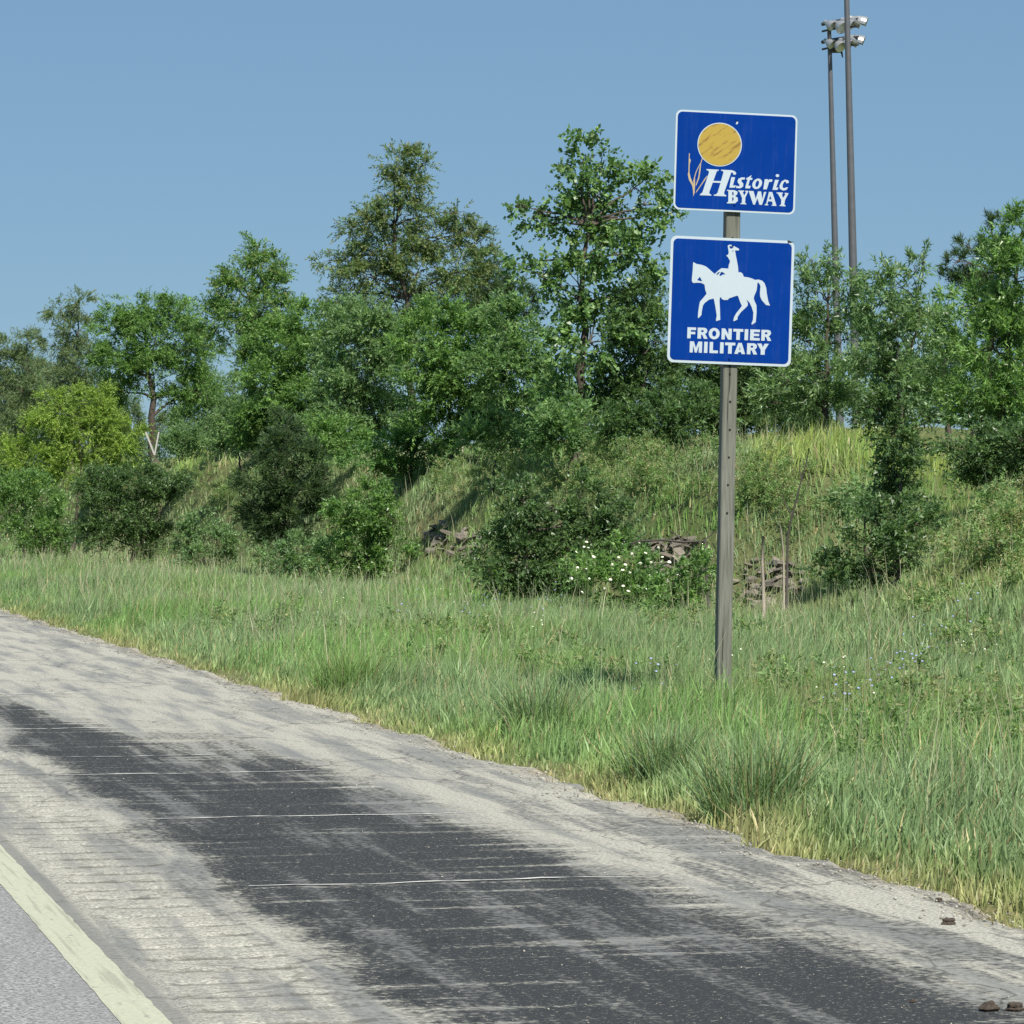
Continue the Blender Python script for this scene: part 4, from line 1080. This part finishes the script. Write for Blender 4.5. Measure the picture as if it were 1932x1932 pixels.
for k, (xa, ya, xb_, yb_, lab) in enumerate([(292, 850, 275, 808, "pale board leaning left beside the bare trunk on the bank"), (292, 850, 300, 808, "pale board leaning right beside the bare trunk on the bank")]):
    Z = 92 + k * 0.3
    g = at(xa, ya + 8, Z); t = at(xb_, ya - 36, Z)
    bm = bmesh.new(); bmesh.ops.create_cube(bm, size=1)
    L = np.linalg.norm(t - g)
    bmesh.ops.scale(bm, vec=(0.13, 0.035, L), verts=bm.verts)
    bmesh.ops.bevel(bm, geom=bm.edges[:], offset=0.006, segments=1)
    o = bm_obj("leaning_board", bm, M_PALEWOOD)
    o.location = Vector((g + t) / 2); o.rotation_euler = Vector(t - g).to_track_quat('Z', 'Y').to_euler()
    tag(o, lab, "board")

def clod(px, py, r, label):
    v = py - 965; Z = FPX * CAM_H / v
    p = at(px, py, Z)
    bm = bmesh.new(); bmesh.ops.create_icosphere(bm, subdivisions=3, radius=1)
    for vv in bm.verts:
        n = vv.co.copy()
        k = 1 + 0.22 * math.sin(n.x * 5 + px) * math.sin(n.y * 4.3 + py) + 0.15 * math.sin(n.z * 7 + px * 0.3) + random.uniform(-0.06, 0.06)
        vv.co = Vector((n.x * 1.25 * k, n.y * k, max(n.z * 0.8 * k, -0.35)))
    bmesh.ops.scale(bm, vec=(r, r, r), verts=bm.verts)
    o = bm_obj("dirt_clod", bm, M_CLOD); o.location = (p[0], p[1], 0.33 * r)
    tag(o, label, "clod", "dirt clods on the shoulder")
clod(1790, 1743, 0.018, "dark dirt clod on the shoulder nearest the grass edge")
clod(1867, 1906, 0.020, "larger dark dirt clod at the bottom, left of the one in the corner")
clod(1914, 1906, 0.018, "dark dirt clod in the bottom right corner of the shoulder")
clod(1772, 1699, 0.010, "small flat dirt clod above the clod nearest the grass")
clod(1722, 1890, 0.007, "tiny dirt clod left of the two bottom corner clods")

# ------------------------------------------------------------------ grass
def patch(d, s, k, seed):
    r = np.random.default_rng(seed); v = np.zeros_like(d)
    for q in range(5):
        a = r.uniform(0, 6.28); f = k * r.uniform(0.6, 1.7)
        v += np.sin((d * math.cos(a) + s * math.sin(a) * 0.55) * f + r.uniform(0, 6.28))
    return v / 3.0

COLG = dict(blue=np.array((0.195, 0.285, 0.128)), green=np.array((0.170, 0.275, 0.080)), vivid=np.array((0.160, 0.310, 0.065)),
            dry=np.array((0.40, 0.34, 0.18)), brown=np.array((0.16, 0.12, 0.06)), yellow=np.array((0.31, 0.37, 0.085)), pale=np.array((0.42, 0.42, 0.27)))

def to_pix(X, Y, Zw):
    zc = X * F[0] + Y * F[1]; xc = X * R[0] + Y * R[1]
    return 966 + FPX * xc / zc, 965 - FPX * (Zw - CAM_H) / zc, zc

def blades(name, P, h, w, lean_dir, lean, col, segs, label):
    n = len(P)
    a = lean_dir
    ld = np.stack([np.cos(a), np.sin(a), np.zeros(n)], 1)
    wa = rng.uniform(0, math.pi, n)
    wd = np.stack([np.cos(wa), np.sin(wa), np.zeros(n)], 1)
    rows = []
    for k in range(segs + 1):
        t = k / segs
        c = P + np.array([0, 0, 1.0]) * (h * (t - 0.22 * lean * t * t))[:, None] + ld * (h * lean * t ** 1.8)[:, None]
        if k < segs:
            ww = (w * (1 - 0.55 * t ** 1.5))[:, None] * 0.5
            rows += [c - wd * ww, c + wd * ww]
        else: rows.append(c)
    V = np.stack(rows, 1); nv = V.shape[1]
    base = (np.arange(n) * nv)[:, None]
    Lp, tot = [], []
    faces = [(2 * k, 2 * k + 1, 2 * k + 3, 2 * k + 2) for k in range(segs - 1)] + [(2 * segs - 2, 2 * segs - 1, 2 * segs)]
    flat = np.concatenate([np.array(f) for f in faces]); tt = np.array([len(f) for f in faces])
    loops = (base + flat[None]).ravel()
    totals = np.tile(tt, n); starts = np.concatenate([[0], np.cumsum(totals)[:-1]])
    cc = np.repeat(col, nv, 0)
    o = bulk_mesh(name, V.reshape(-1, 3), loops, starts, totals, M_GRASS, None, cc)
    TRI[0] += n * (2 * (segs - 1) + 1)
    if label: tag(o, label, "grass", kind="stuff")
    return o

def scatter(Za, Zb, dens):
    """points on the ground between two depths, a little wider than the view"""
    Zs = np.linspace(Za, Zb, 60); out = []
    for z0, z1 in zip(Zs, Zs[1:]):
        zm = (z0 + z1) / 2; hw = 0.1466 * zm * 1.08 + 0.45
        n = int(dens * 2 * hw * (z1 - z0))
        Z = rng.uniform(z0, z1, n); X = rng.uniform(-hw, hw, n)
        out.append(np.stack([R[0] * X + F[0] * Z, R[1] * X + F[1] * Z], 1))
    p = np.concatenate(out)
    e = D_EDGE + edge_wob(p[:, 1])
    p = p[(p[:, 0] > e - 0.10 * rng.random(len(p)) ** 2) & (p[:, 0] < np.where(p[:, 1] > 44, 16.8, 20))]
    return p

def grass_zone(Za, Zb, dens, segs, wscale, label):
    p = scatter(Za, Zb, dens); d, s = p[:, 0], p[:, 1]
    z = terr(d, s); n = len(p)
    px, py, zc = to_pix(d, s, z)
    off = d - D_EDGE - edge_wob(s)
    clump = patch(d, s, 3.2, 5); big = patch(d, s, 0.8, 9); m2 = patch(d, s, 1.7, 21); c4 = patch(d, s, 7.5, 33)
    # height: short at the edge, tall further in
    h = 0.08 + 0.165 * smooth(off / 1.1) + 0.045 * clump + 0.04 * c4 * smooth(off / 0.5)
    h = h * np.where(off < 0.35, 0.75 + 0.5 * np.clip(clump, 0, 1), 1.0)
    slope = smooth((d - 8.0) / 2.0)
    h = h * (1 - 0.25 * slope)
    c9 = patch(d, s, 13.0, 61)
    h = np.clip(h * (1 + 0.30 * c9 * smooth(off / 0.3)), 0.05, 0.8) * rng.uniform(0.5, 1.25, n)
    # species colours
    col = np.tile(COLG['blue'], (n, 1))
    def mix(mask, c, k=1.0):
        f = (np.clip(mask, 0, 1) * k)[:, None]
        return col * (1 - f) + COLG[c] * f
    col = mix(smooth((m2 + 0.1) / 0.9), 'green', 0.8)
    col = mix(smooth((big - 0.2) / 0.6), 'vivid', 0.55)
    right = smooth((d - 6.2) / 1.5) * smooth((26 - s) / 8)
    col = mix(right * smooth((0.5 + m2) / 1.0), 'vivid', 0.35)
    # yellowed edge along the pavement
    col = mix(smooth((0.45 - off) / 0.4) * smooth((0.7 + clump) / 1.2), 'yellow', 0.45)
    col = mix(smooth((0.30 - off) / 0.3), 'dry', 0.55)
    # brown seed patch right of the post
    g1 = np.exp(-(((d - 6.9) / 0.8) ** 2 + ((s - 19.5) / 2.4) ** 2)); col = mix(g1 * rng.random(n) * 1.4, 'brown', 0.8)
    # dry tops of the slopes
    dryhill = smooth((d - 10.2) / 1.6) * smooth((33 - s) / 4); col = mix(dryhill * rng.uniform(0.3, 1.1, n), 'dry', 0.75)
    bank = smooth((d - 11.8) / 1.5) * smooth((s - 36) / 4)
    col = mix(bank * smooth((patch(d, s, 1.1, 77) + 0.35) / 0.9) * rng.uniform(0.2, 1.1, n), 'dry', 0.42)
    col = mix(bank * smooth((patch(d, s, 0.9, 78) + 0.2) / 0.9), 'vivid', 0.5)
    # tall yellow green reeds on the bank right of the post
    reed = smooth((px - 1390) / 60) * smooth((1860 - px) / 80) * smooth((935 - py) / 45) * smooth((s - 36) / 3)
    reed2 = smooth((px - 310) / 40) * smooth((470 - px) / 40) * smooth((930 - py) / 30) * smooth((s - 60) / 4)
    rd = np.clip(reed * (0.85 + 0.5 * patch(d, s, 2.2, 91)) + 0.45 * reed2, 0, 1)
    col = mix(rd, 'yellow', 0.85); h = h * (1 + 0.9 * rd)
    lowb = smooth((px - 1180) / 60) * smooth((1620 - px) / 120) * smooth((py - 900) / 20) * smooth((1030 - py) / 30) * smooth((s - 36) / 3)
    col = mix(lowb * (px < 1400), 'vivid', 0.75)
    # dead blades everywhere
    dead = rng.random(n) < 0.07; col[dead] = COLG['dry'] * rng.uniform(0.6, 1.2, (dead.sum(), 1))
    col = col * rng.uniform(0.65, 1.3, (n, 1)) * (1 + 0.12 * c4[:, None] + 0.12 * c9[:, None])
    w = rng.uniform(0.0045, 0.010, n) * wscale
    a = 0.6 + 0.9 * patch(d, s, 1.3, 50) + rng.normal(0, 1.1, n)
    lean = np.clip(rng.normal(0.32, 0.22, n), 0.03, 0.95)
    P = np.stack([d, s, z - 0.01], 1)
    # thin out on the bare rock and right at the crumbling edge
    keep = rng.random(n) < (0.35 + 0.65 * smooth((off + 0.02) / 0.18))
    rocky = ((px > 1375) & (px < 1515) & (py > 1050) & (py < 1150)) | ((px > 785) & (px < 915) & (py > 980) & (py < 1060)) | ((px > 1210) & (px < 1345) & (py > 1012) & (py < 1085))
    keep &= ~(rocky & (s > 34) & (rng.random(n) < 0.62))
    return blades("grass", P[keep], h[keep], w[keep], a[keep], lean[keep], col[keep], segs, label)

grass_zone(8.5, 17, 2500, 3, 1.15, "near grass beside the shoulder at the lower right")
grass_zone(17, 27, 1750, 2, 1.3, "grass on the verge around the sign post")
grass_zone(27, 46, 700, 2, 1.6, "grass on the right hand slope and the mid verge")
grass_zone(46, 75, 280, 2, 2.2, "grass on the bank and verge left of the post")
grass_zone(75, 150, 60, 2, 3.6, "far grass at the left below the trees")

# seed stalks: thin, tall and pale
def stalks():
    out = []
    for Za, Zb, dn in ((12, 27, 24), (27, 50, 16), (50, 95, 9)):
        out.append(scatter(Za, Zb, dn))
    p = np.concatenate(out); d, s = p[:, 0], p[:, 1]
    off = d - D_EDGE; k = (off > 0.5) & (rng.random(len(d)) < np.clip(0.4 + 0.5 * patch(d, s, 1.1, 3), 0.05, 1))
    d, s = d[k], s[k]; n = len(d); z = terr(d, s)
    zc = d * F[0] + s * F[1]
    col = COLG['pale'] * rng.uniform(0.55, 1.1, (n, 1))
    blades("grass", np.stack([d, s, z], 1), rng.uniform(0.35, 0.68, n), 0.0035 * (0.7 + zc / 28), rng.uniform(0, 6.28, n), np.clip(rng.normal(0.2, 0.15, n), 0.02, 0.7), col, 3, "tall pale seed stalks standing above the verge grass")
stalks()

def litter():
    n = 2600
    s = 9 + 40 * rng.random(n) ** 1.6
    d = D_EDGE + edge_wob(s) + rng.normal(-0.01, 0.06, n)
    P = np.stack([d, s, np.where(d < D_EDGE + edge_wob(s) - 0.07, 0.002, -0.03)], 1)
    col = np.where(rng.random((n, 1)) < 0.6, COLG['dry'], COLG['brown'] * 1.4) * rng.uniform(0.5, 1.05, (n, 1))
    blades("grass", P, rng.uniform(0.015, 0.04, n), rng.uniform(0.003, 0.006, n), math.pi + rng.normal(0, 1.0, n), rng.uniform(2.0, 4.0, n), col, 3, "dead grass litter lying over the crumbling shoulder edge")
litter()

# large single tufts at the pavement edge
def tuft(px, py, n, hh, spread, cols, label):
    Z = FPX * CAM_H / (py - 965); c = at(px, py, Z); c[2] = gz(c[0], c[1])
    P = np.zeros((n, 3)); r = spread * rng.random(n) ** 0.6; a = rng.uniform(0, 6.28, n)
    P[:, 0] = r * np.cos(a); P[:, 1] = r * np.sin(a)
    P[:, 2] = terr(P[:, 0] + c[0], P[:, 1] + c[1]) - c[2] - 0.01
    col = np.where(rng.random((n, 1)) < 0.75, COLG[cols] * np.array([1.15, 1.15, 1.25]), COLG['green']) * rng.uniform(0.6, 1.35, (n, 1))
    dd = rng.random(n) < 0.14; col[dd] = COLG['dry'] * rng.uniform(0.5, 1, (dd.sum(), 1))
    o = blades("grass_tuft", P, hh * rng.uniform(0.35, 1.15, n), rng.uniform(0.004, 0.008, n), a + rng.normal(0, 0.9, n), np.clip(r / spread * 0.38 + rng.normal(0.08, 0.2, n), 0.02, 0.95), col, 4, None)
    o.location = Vector(c)
    tag(o, label, "grass tuft", "big tufts at the pavement edge")
tuft(1420, 1540, 1000, 0.40, 0.21, 'blue', "largest fan shaped blue green grass tuft, lower right of the post")
tuft(1255, 1480, 900, 0.33, 0.17, 'blue', "brown based grass tuft left of the largest fan shaped tuft")
tuft(1020, 1390, 900, 0.36, 0.20, 'blue', "blue green grass tuft in the middle of the pavement edge")
tuft(650, 1315, 700, 0.38, 0.22, 'green', "grass tuft leaning over the pavement edge, left of the middle one")

# broad leaved weeds through the verge
SPEC['weed'] = dict(L=0.045, W=0.016, n=12, tw=0.16, up=0.7, sp=1.1, mat='m', lai=2.6)
def weeds():
    LB = []
    zones = [(1620, 1370, 130, 60, 46, 'y'), (1850, 1380, 120, 80, 22, 'y'), (1150, 1290, 120, 40, 22, 'y'), (850, 1210, 150, 40, 24, 'y'), (1480, 1320, 60, 40, 16, 'y'), (500, 1180, 160, 30, 18, 'y'), (1330, 1180, 120, 30, 14, 'y'), (1800, 1150, 100, 80, 14, 'y'), (1100, 900, 200, 40, 26, 'y'), (1600, 960, 120, 40, 12, 'y'), (1210, 900, 130, 50, 30, 'b'), (1480, 940, 90, 60, 22, 'b'), (940, 900, 120, 40, 22, 'b'), (1500, 830, 130, 20, 10, 'b'), (420, 930, 70, 50, 24, 'b'), (1860, 1020, 90, 80, 22, 'b'), (1180, 850, 90, 14, 20, 'b')]
    for (x, y, sx, sy, n, zk) in zones:
        for _k in range(n):
            g, Z = ground_hit(x + rng.normal(0, sx * 0.6), y + 15 + rng.normal(0, sy * 0.6), 10, 110)
            if g[0] < D_EDGE + 0.5: continue
            if zk == 'b':
                r = rng.uniform(0.12, 0.30)
                LB.append((g + np.array([0, 0, rng.uniform(0.10, 0.34)]), (r, r, r * rng.uniform(0.7, 1.3)), 0.75)); continue
            r = rng.uniform(0.09, 0.2)
            LB.append((g + np.array([0, 0, rng.uniform(0.06, 0.2)]), (r, r, r * 0.8), 0.55))
    o = foliage("weeds", LB, 'weed', 'weed', None, np.zeros(3), 1.0, None)
    tag(o, "broad leaved weeds mixed into the verge grass", "weeds", kind="stuff")
weeds()

# small wild flowers among the grass
def wildflowers(name, label, mat, spots, r):
    V, Fc = [], []
    for (px, py, n) in spots:
        for _ in range(n):
            x = px + rng.normal(0, 26); y = py + rng.normal(0, 16)
            g, Z = ground_hit(x, y + 22, 10, 110)
            c = g + np.array([0, 0, rng.uniform(0.28, 0.46)])
            rr = r * rng.uniform(0.6, 1.2); b0 = len(V); t = rng.uniform(-0.7, 0.7, 2)
            for k in range(6):
                a = k * math.pi / 3
                V.append(c + rr * np.array([math.cos(a), math.sin(a) * 0.8 + t[0] * 0.2, math.sin(a) * 0.6 + t[1] * 0.3]))
            V.append(c + np.array([0, -0.004, 0.004]))
            Fc += [(b0 + k, b0 + (k + 1) % 6, b0 + 6) for k in range(6)]
            b1 = len(V)
            V += [c + np.array([-0.0015, 0, 0]), c + np.array([0.0015, 0, 0]), g]
            Fc.append((b1, b1 + 1, b1 + 2))
    o = mesh_obj(name, V, Fc, mat)
    o.data.materials.append(M_STEM)
    o.data.polygons.foreach_set("material_index", [1 if k % 7 == 6 else 0 for k in range(len(o.data.polygons))])
    tag(o, label, "flowers", kind="stuff")
wildflowers("wildflowers", "tiny blue wildflowers scattered in the verge grass", M_BLUEFL, [(1700, 1330, 22), (1600, 1400, 16), (1760, 1280, 10), (1240, 1360, 8), (900, 1190, 14), (1060, 1180, 12), (760, 1180, 8), (1830, 1200, 5)], 0.007)
wildflowers("wildflowers", "tiny white wildflowers scattered in the verge grass", M_FLOWER, [(860, 1180, 12), (1860, 1290, 10), (1010, 1240, 8), (1600, 1370, 8), (1350, 1290, 5), (10, 1000, 14), (600, 1160, 8)], 0.006)
print("all triangles", TRI[0])
